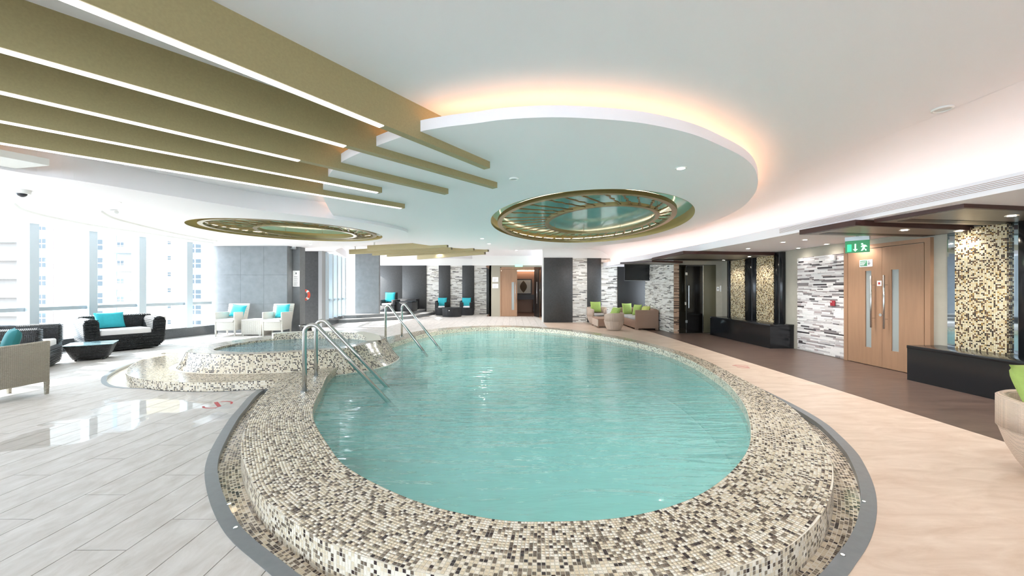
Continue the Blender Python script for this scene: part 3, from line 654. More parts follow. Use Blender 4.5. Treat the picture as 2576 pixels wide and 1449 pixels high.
# room seen through the far door
struct(ob('wall_lobby', MB().box(-1.4, 2.4, 24.6, 24.7, 0, 2.75).box(-1.05, -.95, 21.2, 24.7, 0, 2.75).box(2.3, 2.4, 21.2, 24.7, 0, 2.75).box(-1.4,2.4,21.16,24.7,2.66,2.74), mat('copper lobby wall', '#94705a', .5)))
struct(ob('floor_lobby', MB().box(-1.4, 2.4, 21.0, 24.7, -.03, .001), mat('lobby floor', '#7d6252', .35)))
def area(nm, loc, sx, sy, e, col, rot=(0,0,0), parent=None):
    l = bpy.data.lights.new(nm, 'AREA'); l.shape = 'RECTANGLE'; l.size = sx; l.size_y = sy; l.energy = e; l.color = col
    o = bpy.data.objects.new(nm, l); COL.objects.link(o); o.location = loc; o.rotation_euler = rot
    if parent: o.parent = parent
    return o
lob = thing('lobby_wall_light', 'warm strip light at the ceiling of the lobby behind the far door', 'lamp', (.5, 24.4, 2.6))
ob('strip', MB().box(-1.2, 1.2, -.03, .03, 0, .03), mat('lobby strip', '#ffffff', .5, emit=(1,.8,.62,1), estr=5), lob)
# window walls
def window_run(pts, z1, first, label):
    k = first
    for (a_, b_) in zip(pts[:-1], pts[1:]):
        a_ = Vector((*a_,0)); b_ = Vector((*b_,0)); d = b_-a_; Ln = d.length
        o = bpy.data.objects.new('window_%d' % k, None); COL.objects.link(o); o.location = a_; o.rotation_euler = (0,0,math.atan2(d.y,d.x)); struct(o)
        ob('mullion', MB().box(-.085, .085, -.17, .13, .28, z1), ALU, o); ob('transom', MB().box(.085, Ln-.085, -.06, .06, .99, 1.075), mat('rail aluminium', '#b4bec4', .4, .1), o)
        ob('pane', MB().add([(.07,0,.3),(Ln-.07,0,.3),(Ln-.07,0,1.0),(.07,0,1.0)], [(0,1,2,3)]), WGLASS, o)
        ob('pane', MB().add([(.07,0,1.07),(Ln-.07,0,1.07),(Ln-.07,0,z1),(.07,0,z1)], [(0,1,2,3)]), WGLASS, o)
        k += 1
    return k
ys = [-6,-4.7,-3.4,-2.1,-.8,.5,1.7,2.9,4.05,5.2,6.4,7.56,8.72,9.94,11.0,12.25,13.05]
wl = [(wx(y), y) for y in ys]; kk = window_run(wl, ZL+.02, 1, '')
kk = window_run([(-10.2+1.36*i, -6.1) for i in range(11)], 2.95, kk, '')  # unseen window bays added behind the camera to let in fill daylight
inn = [(x+.16, y) for x, y in wl]; ou = [(x-.2, y) for x, y in wl]
struct(ob('sill_left', MB().loft([[(x,y,0) for x,y in inn],[(x,y,.29) for x,y in inn],[(x,y,.29) for x,y in ou],[(x,y,0) for x,y in ou]], closed=False), mat('sill granite', '#54585c', .2, noise=.15, nscale=40)))
wg = struct(ob('wall_grey', MB().box(-10.3, -7.62, 13.25, 13.5, 0, ZM), GREYSTONE))
for i in range(3):
    for k in range(3): ob('stone_panel', MB().box(-10.0+i*.79, -10.0+(i+1)*.79-.004, 13.22, 13.25, k*.98+.004, (k+1)*.98), GREYSTONE, wg)
# column with plates
col_ = struct(ob('wall_column', MB().box(-7.72, -7.38, 13.55, 13.9, 0, ZM), mat('column grey', '#737679', .5, noise=.06, nscale=10)))
ob('edge_strip', MB().box(-7.735, -7.70, 13.53, 13.56, 0, ZM), WHITE, col_)
struct(ob('wall_dark_recess', MB().box(atY(755,15.1), atY(805,15.1), 15.1, 15.3, 0, 2.90).box(atY(755,15.1), atY(812,15.1), 15.1, 15.3, 2.9, ZM), DARKSTONE))
struct(ob('wall_pier', MB().box(atY(804,15.1), atY(813,15.1), 15.0, 15.4, 0, ZM), mat('pier grey', '#a6a9ab', .5)))
w2 = [(-7.42,15.35),(-7.52,15.98),(-7.62,16.61),(-7.72,17.24),(-7.81,17.87),(-7.9,18.5)]
kk = window_run(w2, 2.92, kk, '')
struct(ob('sill_side', MB().loft([[(x+.12,y,0) for x,y in w2],[(x+.12,y,.29) for x,y in w2],[(x-.2,y,.29) for x,y in w2]], closed=False), MAT['sill granite']))
struct(ob('wall_grey_far', MB().box(atY(893,18.6), atY(953,18.6), 18.6, 18.8, 0, ZM), GREYSTONE))
# raised platform
for nm, z, pts in (('platform', .15, [(-7.6,16.95),(-7.2,17.15),(-5.35,18.95),(-4.9,19.5),(-4.5,22.94),(-7.6,22.94)]), ('platform', .30, [(-7.6,17.6),(-7.1,17.8),(-5.85,19.15),(-5.5,19.8),(-5.1,22.94),(-7.6,22.94)])):
    o = ob('platform_step', MB().prism(pts, z-.15, z-.02), GREYSTONE); struct(o)
    ob('tread', MB().prism(pts, z-.02, z), mat('tread stone', '#c9c8c5', .4, noise=.04), o)
# ---------------------------------------------------------------- furniture
def pillow_mesh(w, h, t, n=10):
    mb = MB(); vs_ = []; 
    for s in (1, -1):
        for i in range(n+1):
            for j_ in range(n+1):
                u = -1+2*i/n; v = -1+2*j_/n; k = (1-u**4)*(1-v**4); pin = 1-.07*(1-abs(u))*0-.05*(1-u*u)*abs(v)**3-.05*(1-v*v)*abs(u)**3
                vs_.append((u*w/2*(1-.06*(1-v*v)**1*abs(u)**4), s*t/2*k**.6, v*h/2*(1-.06*(1-u*u)*abs(v)**4)))
    N = (n+1)**2; fs = []
    for i in range(n):
        for j_ in range(n):
            a_ = i*(n+1)+j_; fs += [(a_, a_+n+1, a_+n+2, a_+1), (N+a_, N+a_+1, N+a_+n+2, N+a_+n+1)]
    b = [i*(n+1) for i in range(n+1)]
    edge = [i for i in range(n+1)]+[i*(n+1)+n for i in range(1, n+1)]+[n*(n+1)+n-i for i in range(1, n+1)]+[(n-i)*(n+1) for i in range(1, n)]
    for q in range(len(edge)):
        a_, c_ = edge[q], edge[(q+1) % len(edge)]; fs.append((a_, c_, N+c_, N+a_))
    return mb.add(vs_, fs)
def pillow(loc, rz, tilt, label, m, w=.45, h=.42, t=.14, roll=0):
    o = ob('throw_pillow', pillow_mesh(w, h, t), m, smooth=True); o.location = loc
    o.rotation_euler = (Matrix.Rotation(rz, 3, 'Z') @ Matrix.Rotation(tilt, 3, 'X') @ Matrix.Rotation(roll, 3, 'Y')).to_euler()
    return tag(o, label, 'pillow')
def facing(fx, fy): return math.atan2(fy, fx)+PI/2      # furniture is modelled facing -Y
def rprism(x0, x1, y0, y1, r, n=6):
    out = []
    for cx, cy, a0 in ((x1-r, y1-r, 0), (x0+r, y1-r, 90), (x0+r, y0+r, 180), (x1-r, y0+r, 270)):
        out += [(cx+r*math.cos(math.radians(a0+90*k/n)), cy+r*math.sin(math.radians(a0+90*k/n))) for k in range(n+1)]
    return out
def cushion(parent, x0, x1, y0, y1, z0, z1, m=None, b=.035):
    return ob('seat_cushion', MB().box(x0, x1, y0, y1, z0, z1), m or CUSHION, parent, bevel=b, seg=3)
# black wicker love seats: swollen arms curving over, tapered foot
def loveseat(loc, rz, label):
    o = thing('wicker_loveseat', label, 'sofa', (*loc, 0), rz, 'black wicker love seats'); w, dp = .72, .46
    def lp(x0, x1, y0, y1, z, r): return [(x, y, z) for x, y in rprism(x0, x1, y0, y1, r)]
    T, I = .80, .24
    sec = [(-w+.15,.03),(w-.15,.03),(w-.03,.16),(w,.36),(w+.02,T-.12),(w-.02,T-.03),(w-.09,T),(w-I+.06,T-.01),(w-I,T-.08),(w-I-.015,.40),(-w+I+.015,.40),(-w+I,T-.08),(-w+I-.06,T-.01),(-w+.09,T),(-w+.02,T-.03),(-w-.02,T-.12),(-w,.36),(-w+.03,.16)]
    L = []
    for y, k_ in ((-dp,.985),(-dp+.02,1.0),(0,1.0),(dp,.99)):
        L.append([(x*k_, y, .02+(z-.02)*(1 if y > -dp+.01 else .985)) for x, z in sec])
    ob('frame', MB().loft(L, closed=True, cap0=True, cap1=True), BWICK, o, bevel=.012, seg=2)
    for s in (-1, 1):
        for k in range(11):
            z = .44+.032*k; ob('front_rib', MB().tube([(s*(w-.0),-dp-.004,z),(s*(w-I+.01),-dp-.004,z)], .011, 6), BWICK, o, smooth=True)
    for k in range(9):
        z = .08+.032*k; h_ = w-.13+min(.13,(z-.03)*.75); ob('front_rib', MB().tube([(-h_,-dp-.002,z),(h_,-dp-.002,z)], .010, 6), BWICK, o, smooth=True)
    Lb = []
    for k in range(15):
        x = -w+.06+k*(2*w-.12)/14
        sec = [(dp+.02,.3),(dp+.04,.6),(dp+.02,.78),(dp-.05,.835),(dp-.13,.82),(dp-.17,.74),(dp-.18,.5),(dp-.18,.3)]
        Lb.append([(x, y, z) for y, z in sec])
    ob('backrest', MB().loft(Lb, closed=True, cap0=True, cap1=True), BWICK, o, smooth=True)
    for k in range(26):
        x = -w+.14+k*(2*w-.28)/25; ob('top_rib', MB().tube([(x,dp-.15,.80),(x,dp-.12,.832),(x,dp-.05,.847),(x,dp+.02,.79)], .012, 6), BWICK, o, smooth=True)
    cushion(o, -w+.26, w-.26, -dp+.02, dp-.2, .37, .52)
    return o
f2 = facing(.86, -.52); c2 = Vector((-9.3, 9.42)); b2 = Vector((-.86, .52))
loveseat(tuple(c2+b2*.46), f2, 'black wicker love seat facing the pool with a turquoise pillow on it')
pillow((c2.x+b2.x*.62-.12, c2.y+b2.y*.62-.1, .72), f2+.12, -.35, 'turquoise pillow on the black wicker love seat facing the pool', TEAL, .55, .40, .15)
f1 = facing(.79, .61); c1 = Vector((-8.76, 7.40)); b1 = Vector((-.79, -.61))
loveseat(tuple(c1+b1*.46), f1, 'black wicker love seat turned away from the camera at the left edge')
# dark wicker coffee table with glass top
t = thing('wicker_coffee_table', 'low dark wicker coffee table with a glass top between the love seats', 'table', (-8.97, 8.32, 0), .66)
L = [[(x,y,z) for x,y in rprism(-h,h,-h,h,.08)] for h, z in ((.25,.03),(.28,.1),(.35,.30),(.36,.325))]
ob('body', MB().loft(L, cap0=True, cap1=True), BWICK, t, smooth=True)
ob('glass_top', MB().prism(rprism(-.37,.37,-.37,.37,.08), .326, .338), mat('table glass', '#9fc4cf', .04, .3), t)
for sx in (-1,1):
    for sy in (-1,1): ob('foot', MB().cyl((sx*.2, sy*.2), .02, 0, .04, 10), BLACK, t)
# cream wicker armchairs
def armchair(loc, rz, label, m=CWICK, cush=True, s=1.0):
    o = thing('wicker_armchair', label, 'chair', (*loc, 0), rz, 'cream wicker armchairs'); w, d0, d1 = .305*s, -.32*s, .30*s
    for sx in (-1, 1):
        x0, x1 = (w-.05, w) if sx > 0 else (-w, -w+.05)
        pan = MB(); pts = [(d0,.18),(d1,.18),(d1+.05,.74),(d0-.01,.76)]
        pan.add([(x0,y,z) for y,z in pts]+[(x1,y,z) for y,z in pts], [(3,2,1,0),(4,5,6,7),(0,1,5,4),(1,2,6,5),(2,3,7,6),(3,0,4,7)])
        ob('arm', pan, m, o, bevel=.018, seg=2)
        for y in (d0+.02, d1-.03): ob('leg', MB().taper(x0+.004, x1-.004, y-.02, y+.025, 0, .2, .006), m, o)
    ob('backrest', MB().add([(-w,d1-.03,.40),(w,d1-.03,.40),(w,d1+.03,.40),(-w,d1+.03,.40),(-w-.02,d1+.14,1.0),(w+.02,d1+.14,1.0),(w+.02,d1+.19,1.0),(-w-.02,d1+.19,1.0)], [(3,2,1,0),(4,5,6,7),(0,1,5,4),(1,2,6,5),(2,3,7,6),(3,0,4,7)]), m, o, bevel=.015, seg=2)
    ob('seat', MB().box(-w+.05, w-.05, d0, d1, .18, .45), m, o, bevel=.012, seg=2)
    if cush: cushion(o, -w+.055, w-.055, d0-.05, d1-.02, .45, .54)
    return o
A1 = (-9.05, 12.55); A2_ = (-7.56, 12.55)
armchair(A1, .10, 'cream wicker armchair with turquoise pillow beside the windows, left of the side table'); pillow((A1[0]+.08, A1[1]+.20, .77), -.05, -.30, 'turquoise pillow on the cream armchair left of the side table', TEAL, .50, .42, .14, .12)
armchair(A2_, .10, 'cream wicker armchair with turquoise pillow beside the grey column, right of the side table'); pillow((A2_[0]+.05, A2_[1]+.20, .77), -.05, -.30, 'turquoise pillow on the cream armchair right of the side table', TEAL, .46, .44, .14, -.06)
t = thing('woven_side_table', 'white woven cube side table between two cream armchairs', 'table', (-8.30, 12.7, 0))
ob('body', MB().box(-.31,.31,-.3,.3,.03,.49), CWICK, t, bevel=.01, seg=2); ob('top', MB().box(-.32,.32,-.31,.31,.49,.51), WHITE, t)
for sx in (-1,1): ob('foot', MB().box(sx*.27-.03, sx*.27+.03, -.3, .3, 0, .03), CWICK, t)
for k in range(11): ob('rib', MB().box(-.3+k*.06-.012, -.3+k*.06+.012, -.306, -.298, .05, .48), CWICK, t)
armchair((-6.93, 5.26), PI-.05, 'beige wicker armchair cut off by the left edge of the picture', mat('beige wicker', '#b9b2a2', .6, bump=.7, bscale=16, kind='weave'), True, 1.02)
pillow((-6.98, 5.42, .74), -.6, -.25, 'teal pillow on the beige armchair at the left edge', mat('deep teal pillow', '#2a7f85', .8), .5, .42, .15)
# tub chairs
def tub(loc, rz, label, m, rb, rt, hb, ht, seatz, facets, cm, group, front=.62, segs=48):
    """bowl shaped chair: wall runs round the back, drops to the seat in front (-Y)"""
    o = thing('tub_chair', label, 'chair', (*loc, 0), rz, group); N = facets or segs
    def R(z): u = min(1, z/hb); return rb+(rt-rb)*math.sin(u*PI/2)**.8
    an = [-PI/2+2*PI*(k+.5)/N for k in range(N)]
    zs = [.01, hb*.2, hb*.45, hb*.75, seatz]
    ob('shell', MB().loft([[(R(z)*math.cos(a_), R(z)*math.sin(a_), z) for a_ in an] for z in zs], cap0=True, cap1=True), m, o, smooth=not facets)
    w = front; arc = [-PI/2+w+(2*PI-2*w)*k/30 for k in range(31)]
    def top(a_): 
        q = abs(((a_+PI/2) % (2*PI))-PI)/PI          # 0 at the back, 1 at the front
        return seatz+.02+(ht-seatz-.02)*(1-max(0, (q-.25)/.75)**2.2*.45)
    Lp = []
    for a_ in arc:
        c_, s_ = math.cos(a_), math.sin(a_); tz = top(a_); ro = R(ht)
        Lp.append([(ro*c_, ro*s_, seatz-.01),(ro*1.0*c_, ro*1.0*s_, tz-.02),((ro-.03)*c_,(ro-.03)*s_,tz),((ro-.075)*c_,(ro-.075)*s_,tz-.015),((ro-.08)*c_,(ro-.08)*s_,seatz-.01)])
    ob('backrest', MB().loft(Lp, closed=True, cap0=True, cap1=True), m, o, smooth=True)
    rc = R(seatz)-.07
    ob('seat_cushion', MB().loft([[(r_*math.cos(a_), r_*math.sin(a_)-.03, z) for a_ in an] for r_, z in ((rc-.03,seatz),(rc+.02,seatz+.04),(rc,seatz+.085),(rc-.06,seatz+.1))], cap0=True, cap1=True), cm, o, smooth=True)
    ob('foot_ring', MB().cyl((0,0), rb*.9, 0, .012, 24), BLACK, o)
    return o
LT = 'light tan tub chairs'
xa, ya = 3.58, 16.45; tub((xa, ya), facing(.1,-1), 'tan wicker tub chair with green pillow against the striped far wall', PWICK, .24, .42, .42, .72, .36, 20, CUSHGREY, LT)
pillow((xa-.02, ya+.12, .72), facing(.1,-1), -.22, 'green pillow in the tub chair against the striped wall', LIME, .46, .46, .14)
xb, yb = 3.70, 14.15; tub((xb, yb), facing(-.85,.5), 'tan wicker tub chair seen from behind by the low table', PWICK, .22, .36, .40, .63, .34, 20, CUSHGREY, LT)
pillow((xb+.05, yb-.02, .66), facing(-.85,.5)+.9, -.5, 'green pillow in the tub chair turned away from the camera', LIME, .48, .36, .14)
xr, yr = 4.36, 2.98; tub((xr, yr), facing(-.2,-1), 'pale wicker tub chair cut off by the right edge of the picture', PWICK, .24, .42, .48, .63, .38, 0, CUSHGREY, LT, .75)
pillow((xr-.16, yr+.10, .71), .25, -.35, 'lime pillow in the tub chair at the right edge', LIME, .52, .40, .15)
t = thing('wicker_low_table', 'square tan wicker low table between the tub chairs', 'table', (3.66, 15.35, 0))
for x0, x1 in ((-.40,-.36),(.36,.40)): ob('side', MB().box(x0,x1,-.52,.52,.05,.34), PWICK, t, bevel=.02, seg=2)
ob('top', MB().box(-.40,.40,-.52,.52,.31,.35), TWICK, t, bevel=.015, seg=2); ob('front', MB().box(-.36,.36,-.515,-.48,.06,.31), TWICK, t)
for sx in (-.38,.38):
    for sy in (-.49,.49): ob('foot', MB().box(sx-.03,sx+.03,sy-.03,sy+.03,0,.06), TWICK, t)
# tan sofa along the television wall, facing -X
so = thing('wicker_sofa', 'tan wicker sofa with grey seat under the television', 'sofa', (4.92, 15.2, 0), -PI/2)
ob('seat_base', MB().box(-.98,.98,-.42,.36,.05,.34), TWICK, so, bevel=.012, seg=2); ob('backrest', MB().box(-.98,.98,.24,.40,.34,.74), TWICK, so, bevel=.015, seg=2)
for x0, x1 in ((-1.08,-.98),(.98,1.08)): ob('arm', MB().box(x0,x1,-.43,.40,.05,.72), TWICK, so, bevel=.012, seg=2)
for x in (-1.0,1.0):
    for y in (-.38,.36): ob('foot', MB().box(x-.05,x+.05,y-.05,y+.05,0,.06), TWICK, so)
cushion(so, -.97, 0, -.40, .24, .34, .45, CUSHGREY); cushion(so, .005, .97, -.40, .24, .34, .45, CUSHGREY)
pillow((4.74, 16.05, .67), .25, -.2, 'green pillow standing upright at the far end of the tan sofa', LIME, .44, .46, .15)
pillow((4.93, 15.35, .66), -1.0, -.25, 'green pillow leaning on the back of the tan sofa in its middle', LIME, .40, .44, .15)
pillow((5.05, 14.72, .70), -1.35, -.35, 'yellowish green pillow at the near end of the tan sofa behind the arm', mat('olive pillow', '#b9c06a', .85), .46, .30, .16)
# black tub chairs and round table by the far wall
for px, ps, lb in ((1113,1112,'left'), (1175,1173,'right')):
    x = atY(px, 22.1); tub((x, 22.1), 0, 'black wicker tub chair with turquoise pillow by the far wall, %s of the round table' % lb, BWICK, .36, .42, .40, .82, .42, 0, CUSHION, 'black tub chairs by the far wall', .5)
    pillow((atY(ps, 22.1), 22.18, .74), 0, -.2, 'turquoise pillow in the %s black tub chair by the far wall' % lb, TEAL, .52, .50, .14)
t = thing('round_wicker_table', 'round black wicker drum table in front of the black tub chairs', 'table', (atY(1137,20.9), 20.9, 0))
ob('drum', MB().cyl((0,0), .50, .02, .46, 40, .54), BWICK, t, smooth=False); ob('top', MB().cyl((0,0), .55, .46, .485, 40), BWICK, t); ob('tag', MB().box(-.09,-.04,-.56,-.53,.33,.37), SIGNW, t)
# black lounge chair and box table on the platform
c = thing('lounge_chair', 'black wicker lounge chair with tall back on the raised platform', 'chair', (atY(980,20.6), 20.6, .3), -.08)
ob('base', MB().box(-.42,.42,-.42,.4,.02,.34), BWICK, c, bevel=.02, seg=2); ob('backrest', MB().box(-.3,.3,.26,.40,.34,1.0), BWICK, c, bevel=.03, seg=2)
for x0, x1 in ((-.44,-.26),(.26,.44)): ob('arm', MB().box(x0,x1,-.42,.4,.34,.62), BWICK, c, bevel=.03, seg=2)
cushion(c, -.25, .25, -.44, .25, .34, .44)
for x in (-.38,.38): ob('foot', MB().box(x-.03,x+.03,-.4,.38,0,.03), BLACK, c)
pillow((atY(980,20.6)-.01, 20.72, 1.05), -.08, -.15, 'turquoise pillow on the lounge chair of the raised platform', TEAL, .56, .52, .14)
t = thing('box_table', 'black wicker box table on the raised platform beside the lounge chair', 'table', (atY(1024,20.7), 20.7, .3), -.08)
ob('body', MB().box(-.42,.42,-.45,.45,.02,.50), BWICK, t, bevel=.012, seg=2); ob('top', MB().box(-.43,.43,-.46,.46,.50,.53), mat('dark glass top', '#20282c', .15), t)
for x in (-.38,.38): ob('foot', MB().box(x-.03,x+.03,-.4,.4,0,.03), BLACK, t)
t = thing('box_table', 'longer black wicker bench against the dark wall on the platform', 'bench', (-5.9, 22.3, .3))
ob('body', MB().box(-.5,.5,-.35,.35,.02,.62), BWICK, t, bevel=.012, seg=2)
for x in (-.45,.45): ob('foot', MB().box(x-.03,x+.03,-.3,.3,0,.03), BLACK, t)
# ---------------------------------------------------------------- doors
def strip_door(o, x0, x1, y, glass, hand, zt=2.28, hz=(.75,1.75)):
    """veneered leaf in local x with a tall glass strip and a long bar handle"""
    L = ob('leaf', MB().box(x0, glass[0], y-.04, y, .01, zt).box(glass[1], x1, y-.04, y, .01, zt).box(glass[0], glass[1], y-.04, y, .01, .35).box(glass[0], glass[1], y-.04, y, 1.85, zt), WOOD, o)
    ob('glass_strip', MB().box(glass[0], glass[1], y-.022, y-.016, .35, 1.85), mat('frosted strip', '#9aa09e', .2), L)
    ob('handle', MB().tube([(hand, y-.11, hz[0]),(hand, y-.11, hz[1])], .016, 10), CHROME, L, smooth=True)
    for z in (hz[0]+.18, hz[1]-.18): ob('handle_post', MB().tube([(hand, y-.11, z),(hand, y-.03, z)], .008, 8), CHROME, L)
    return L
# right hand double door in wall_right; local x runs along world -Y, local -y into the room (world -X)
d1 = bpy.data.objects.new('door_1', None); COL.objects.link(d1); d1.location = (XR, 8.22, 0); d1.rotation_euler = (0,0,-PI/2); struct(d1)
DW = 1.70
for b in ((0,.09,0,2.36),(DW-.09,DW,0,2.36)): ob('frame', MB().box(b[0], b[1], -.06, .0, b[2], b[3]), WOOD, d1)
ob('frame', MB().box(.09, DW-.09, -.06, 0, 2.29, 2.36), WOOD, d1)
strip_door(d1, .10, DW/2-.002, -.02, (.50,.63), .70); strip_door(d1, DW/2+.002, DW-.10, -.02, (1.03,1.17), .96)
ob('lock', MB().tube([(.83,-.075,1.0),(.83,-.06,1.0)], .03, 14), CHROME, d1)
o = thing('door_sign', 'small green and white exit notice on the right hand brown double door', 'sign', (XR-.062, 8.22-.52, 2.0), -PI/2)
ob('plate', MB().box(-.14,.14,-.004,0,-.07,.07), SIGNW, o); ob('field', MB().box(-.125,.03,-.006,-.004,-.055,.055), mat('sign green', '#3f7f5c', .5), o)
for z, l in ((.02,.12),(-.01,.1),(-.035,.08)): ob('text_line', MB().box(-.115,-.115+l,-.008,-.006,z,z+.012), SIGNW, o)
ob('figure', MB().box(.055,.075,-.006,-.004,-.04,.02).box(.05,.08,-.006,-.004,.025,.045).box(.04,.10,-.006,-.004,-.01,.005), INK, o)
o = thing('door_notice', 'little white square notice above the handles of the right hand door', 'sign', (XR-.062, 8.22-.80, 1.60), -PI/2)
ob('plate', MB().box(-.045,.045,-.004,0,-.05,.05), SIGNW, o); ob('mark', MB().box(-.02,.02,-.006,-.004,-.02,.02), mat('red print', '#c0413a', .6), o)
# exit sign hanging below the soffit
GRN = mat('exit green glow', '#1fae5a', .4, emit=(.03,.75,.25,1), estr=.5); GRL = mat('exit light green glow', '#a5ffc8', .4, emit=(.35,1,.55,1), estr=.6)
p = at(2151, 620, 2.27); o = thing('exit_sign', 'green lit exit sign hanging in front of the brown double door', 'exit sign', (6.25, 7.05, 2.23), -PI/2+.62)
ob('housing', MB().box(-.17,.17,-.03,.03,.14,.21), mat('sign aluminium', '#c3ccd0', .35, .4), o); ob('panel', MB().box(-.17,.17,-.008,.008,-.08,.14), mat('sign panel', '#2f6a45', .3, emit=(.02,.3,.1,1), estr=.15), o)
ob('doorway_pictogram', MB().box(-.14,-.08,-.012,-.008,-.055,.075), GRN, o)
ob('arrow', MB().box(-.036,-.016,-.012,-.008,-.02,.08).add([(-.06,-.011,-.015),(.008,-.011,-.015),(-.026,-.011,-.06)], [(0,1,2)]), GRL, o)
ob('running_figure', MB().add([(x,-.011,z) for x,z in ((.05,.03),(.08,.06),(.12,.05),(.14,.02),(.11,.02),(.10,-.01),(.13,-.03),(.12,-.06),(.10,-.02),(.07,-.05),(.05,-.05),(.07,-.01),(.08,.03),(.06,.01))], [tuple(range(14))]).box(.055,.08,-.012,-.008,.06,.085), GRL, o)
ob('bracket', MB().box(-.02,.02,-.01,.01,.21,.24), STEEL, o)
o = thing('fire_call_point', 'red fire alarm call point on the striped stone wall', 'fire alarm', (XR-.026, 8.52, 1.18), -PI/2)
ob('box', MB().box(-.05,.05,-.04,0,-.06,.06), mat('alarm red', '#9e2b35', .4), o, bevel=.008); ob('plate', MB().box(-.035,.0,-.044,-.04,.02,.04), SIGNW, o)
o = thing('door_closer_box', 'small white box high on the striped stone wall by the exit sign', 'box', (XR-.03, 8.50, 2.17), -PI/2); ob('case', MB().box(-.05,.05,-.05,0,-.06,.06), WHITE, o, bevel=.008); ob('cap', MB().box(-.04,.04,-.055,-.05,-.045,.045), SIGNW, o)
# far door, right leaf open towards the camera
d2 = bpy.data.objects.new('door_2', None); COL.objects.link(d2); d2.location = (DX(1258), YD, 0); struct(d2)
W2 = DX(1363)-DX(1258)
ob('frame', MB().box(0,.06,-.03,.1,0,2.62), WOOD, d2); ob('frame', MB().box(.06,W2-.42,-.03,.1,2.54,2.66), WOOD, d2); ob('frame', MB().box(W2-.06,W2,-.03,.1,0,2.66), WOODEDGE, d2)
strip_door(d2, .07, .92, .03, (.62,.76), .83, 2.53, (.72,1.85))
hl = bpy.data.objects.new('open_leaf', None); COL.objects.link(hl); hl.parent = d2; hl.location = (1.86, .02, 0); hl.rotation_euler = (0,0,math.radians(103))
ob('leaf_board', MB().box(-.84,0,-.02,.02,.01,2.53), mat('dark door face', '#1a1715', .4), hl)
for y in (-.09,.09): ob('handle', MB().tube([(-.74,y,.72),(-.74,y,1.85)], .016, 10), CHROME, hl, smooth=True)
d2.children
o = thing('framed_leaf_picture', 'framed picture of a brown leaf in the lobby behind the far door', 'picture', (.72, 24.55, 1.62))
ob('frame', MB().box(-.52,.52,-.05,0,-.48,.48), BLACK, o); ob('mount', MB().box(-.46,.46,-.055,-.05,-.42,.42), mat('picture mount', '#c9c7bb', .6), o)
ob('leaf_drawing', MB().add([(.22*math.sin(t_)*1.0, -.058, .38*math.cos(t_)) if True else 0 for t_ in []]+[(.22*math.sin(PI*k/12), -.058, .38-.76*k/12) for k in range(13)]+[(-.22*math.sin(PI*k/12), -.058, -.38+.76*k/12) for k in range(1,12)], [tuple(range(24))]), mat('leaf brown', '#5a4b36', .7, noise=.3, nscale=30), o)
o = thing('console_table', 'dark console under the leaf picture in the lobby', 'table', (.75, 24.3, 0)); ob('top', MB().box(-.7,.7,-.2,.2,.82,1.12), mat('console wood', '#2b1a15', .4), o)
for x in (-.62,.62): ob('leg', MB().box(x-.04,x+.04,-.18,.18,0,.82), MAT['console wood'], o)
for k, (z0, z1, nm) in enumerate(((1.86,2.12,'upper'),(1.52,1.76,'lower'))):
    o = thing('wall_notice', '%s of the two white notices on the wall left of the far door' % nm, 'sign', (DX(1246), YD-.002, 0)); ob('plate', MB().box(-.16,.16,-.012,0,z0,z1), SIGNW, o)
    for q in range(3): ob('text_line', MB().box(-.1,.02+.03*q,-.015,-.012,z0+.05+q*.05,z0+.062+q*.05), INK, o)
o = thing('exit_sign', 'faint green exit sign above the far door', 'exit sign', (DX(1305), YD-.3, 2.68)); ob('panel', MB().box(-.2,.2,-.01,.01,-.02,.10), mat('far exit panel', '#9fe0bb', .4, emit=(.2,.8,.45,1), estr=.5), o); ob('housing', MB().box(-.2,.2,-.02,.02,.10,.14), WHITE, o)
o = thing('light_switch', 'small white switch on the dark jamb right of the far door', 'switch', (DX(1358), YD-.04, 1.42)); ob('plate', MB().box(-.04,.04,-.01,0,-.06,.06), SIGNW, o); ob('button', MB().box(-.015,.015,-.014,-.01,-.02,.02), WHITE, o)
# notice, life ring and foot basin at the column
o = thing('rules_notice', 'tall white notice plate on the grey column', 'sign', (-7.5, 13.545, 0)); ob('plate', MB().box(-.115,.115,-.012,0,zat(721,13.55),zat(681,13.55)), SIGNW, o)
for q in range(5): ob('text_line', MB().box(-.07,.05+.01*(q%2),-.015,-.012,1.62+q*.07,1.635+q*.07), INK, o)
ob('emblem', MB().box(-.02,.02,-.015,-.012,2.0,2.06), INK, o)
rg = thing('life_ring', 'orange life ring hung on the right side of the grey column', 'life ring', (-7.44, 13.97, zat(742,14)), PI/2)
RR = .16; arcs = 24
ob('ring', MB().tube([(0, RR*math.cos(t_), RR*math.sin(t_)) for t_ in np.linspace(0,2*PI,arcs,endpoint=False)], .045, 12, True), mat('ring orange', '#e0553f', .5), rg, smooth=True)
for q in range(4):
    t0 = q*PI/2+.6; ob('white_band', MB().tube([(0, RR*math.cos(t0+s*.09), RR*math.sin(t0+s*.09)) for s in range(5)], .048, 12), WHITE, rg, smooth=True)
o = thing('foot_basin', 'shallow steel basin on a dark stand at the foot of the grey column', 'basin', (-7.0, 13.3, 0))
ob('bowl', MB().loft([[(r_*math.cos(t_), r_*math.sin(t_), z) for t_ in np.linspace(0,2*PI,28,endpoint=False)] for r_, z in ((.16,.16),(.24,.2),(.28,.27),(.26,.27),(.2,.22),(.05,.2))], cap0=True, cap1=True), STEEL, o, smooth=True); ob('stand', MB().cyl((0,0), .17, 0, .17, 24, .14), BLACK, o)
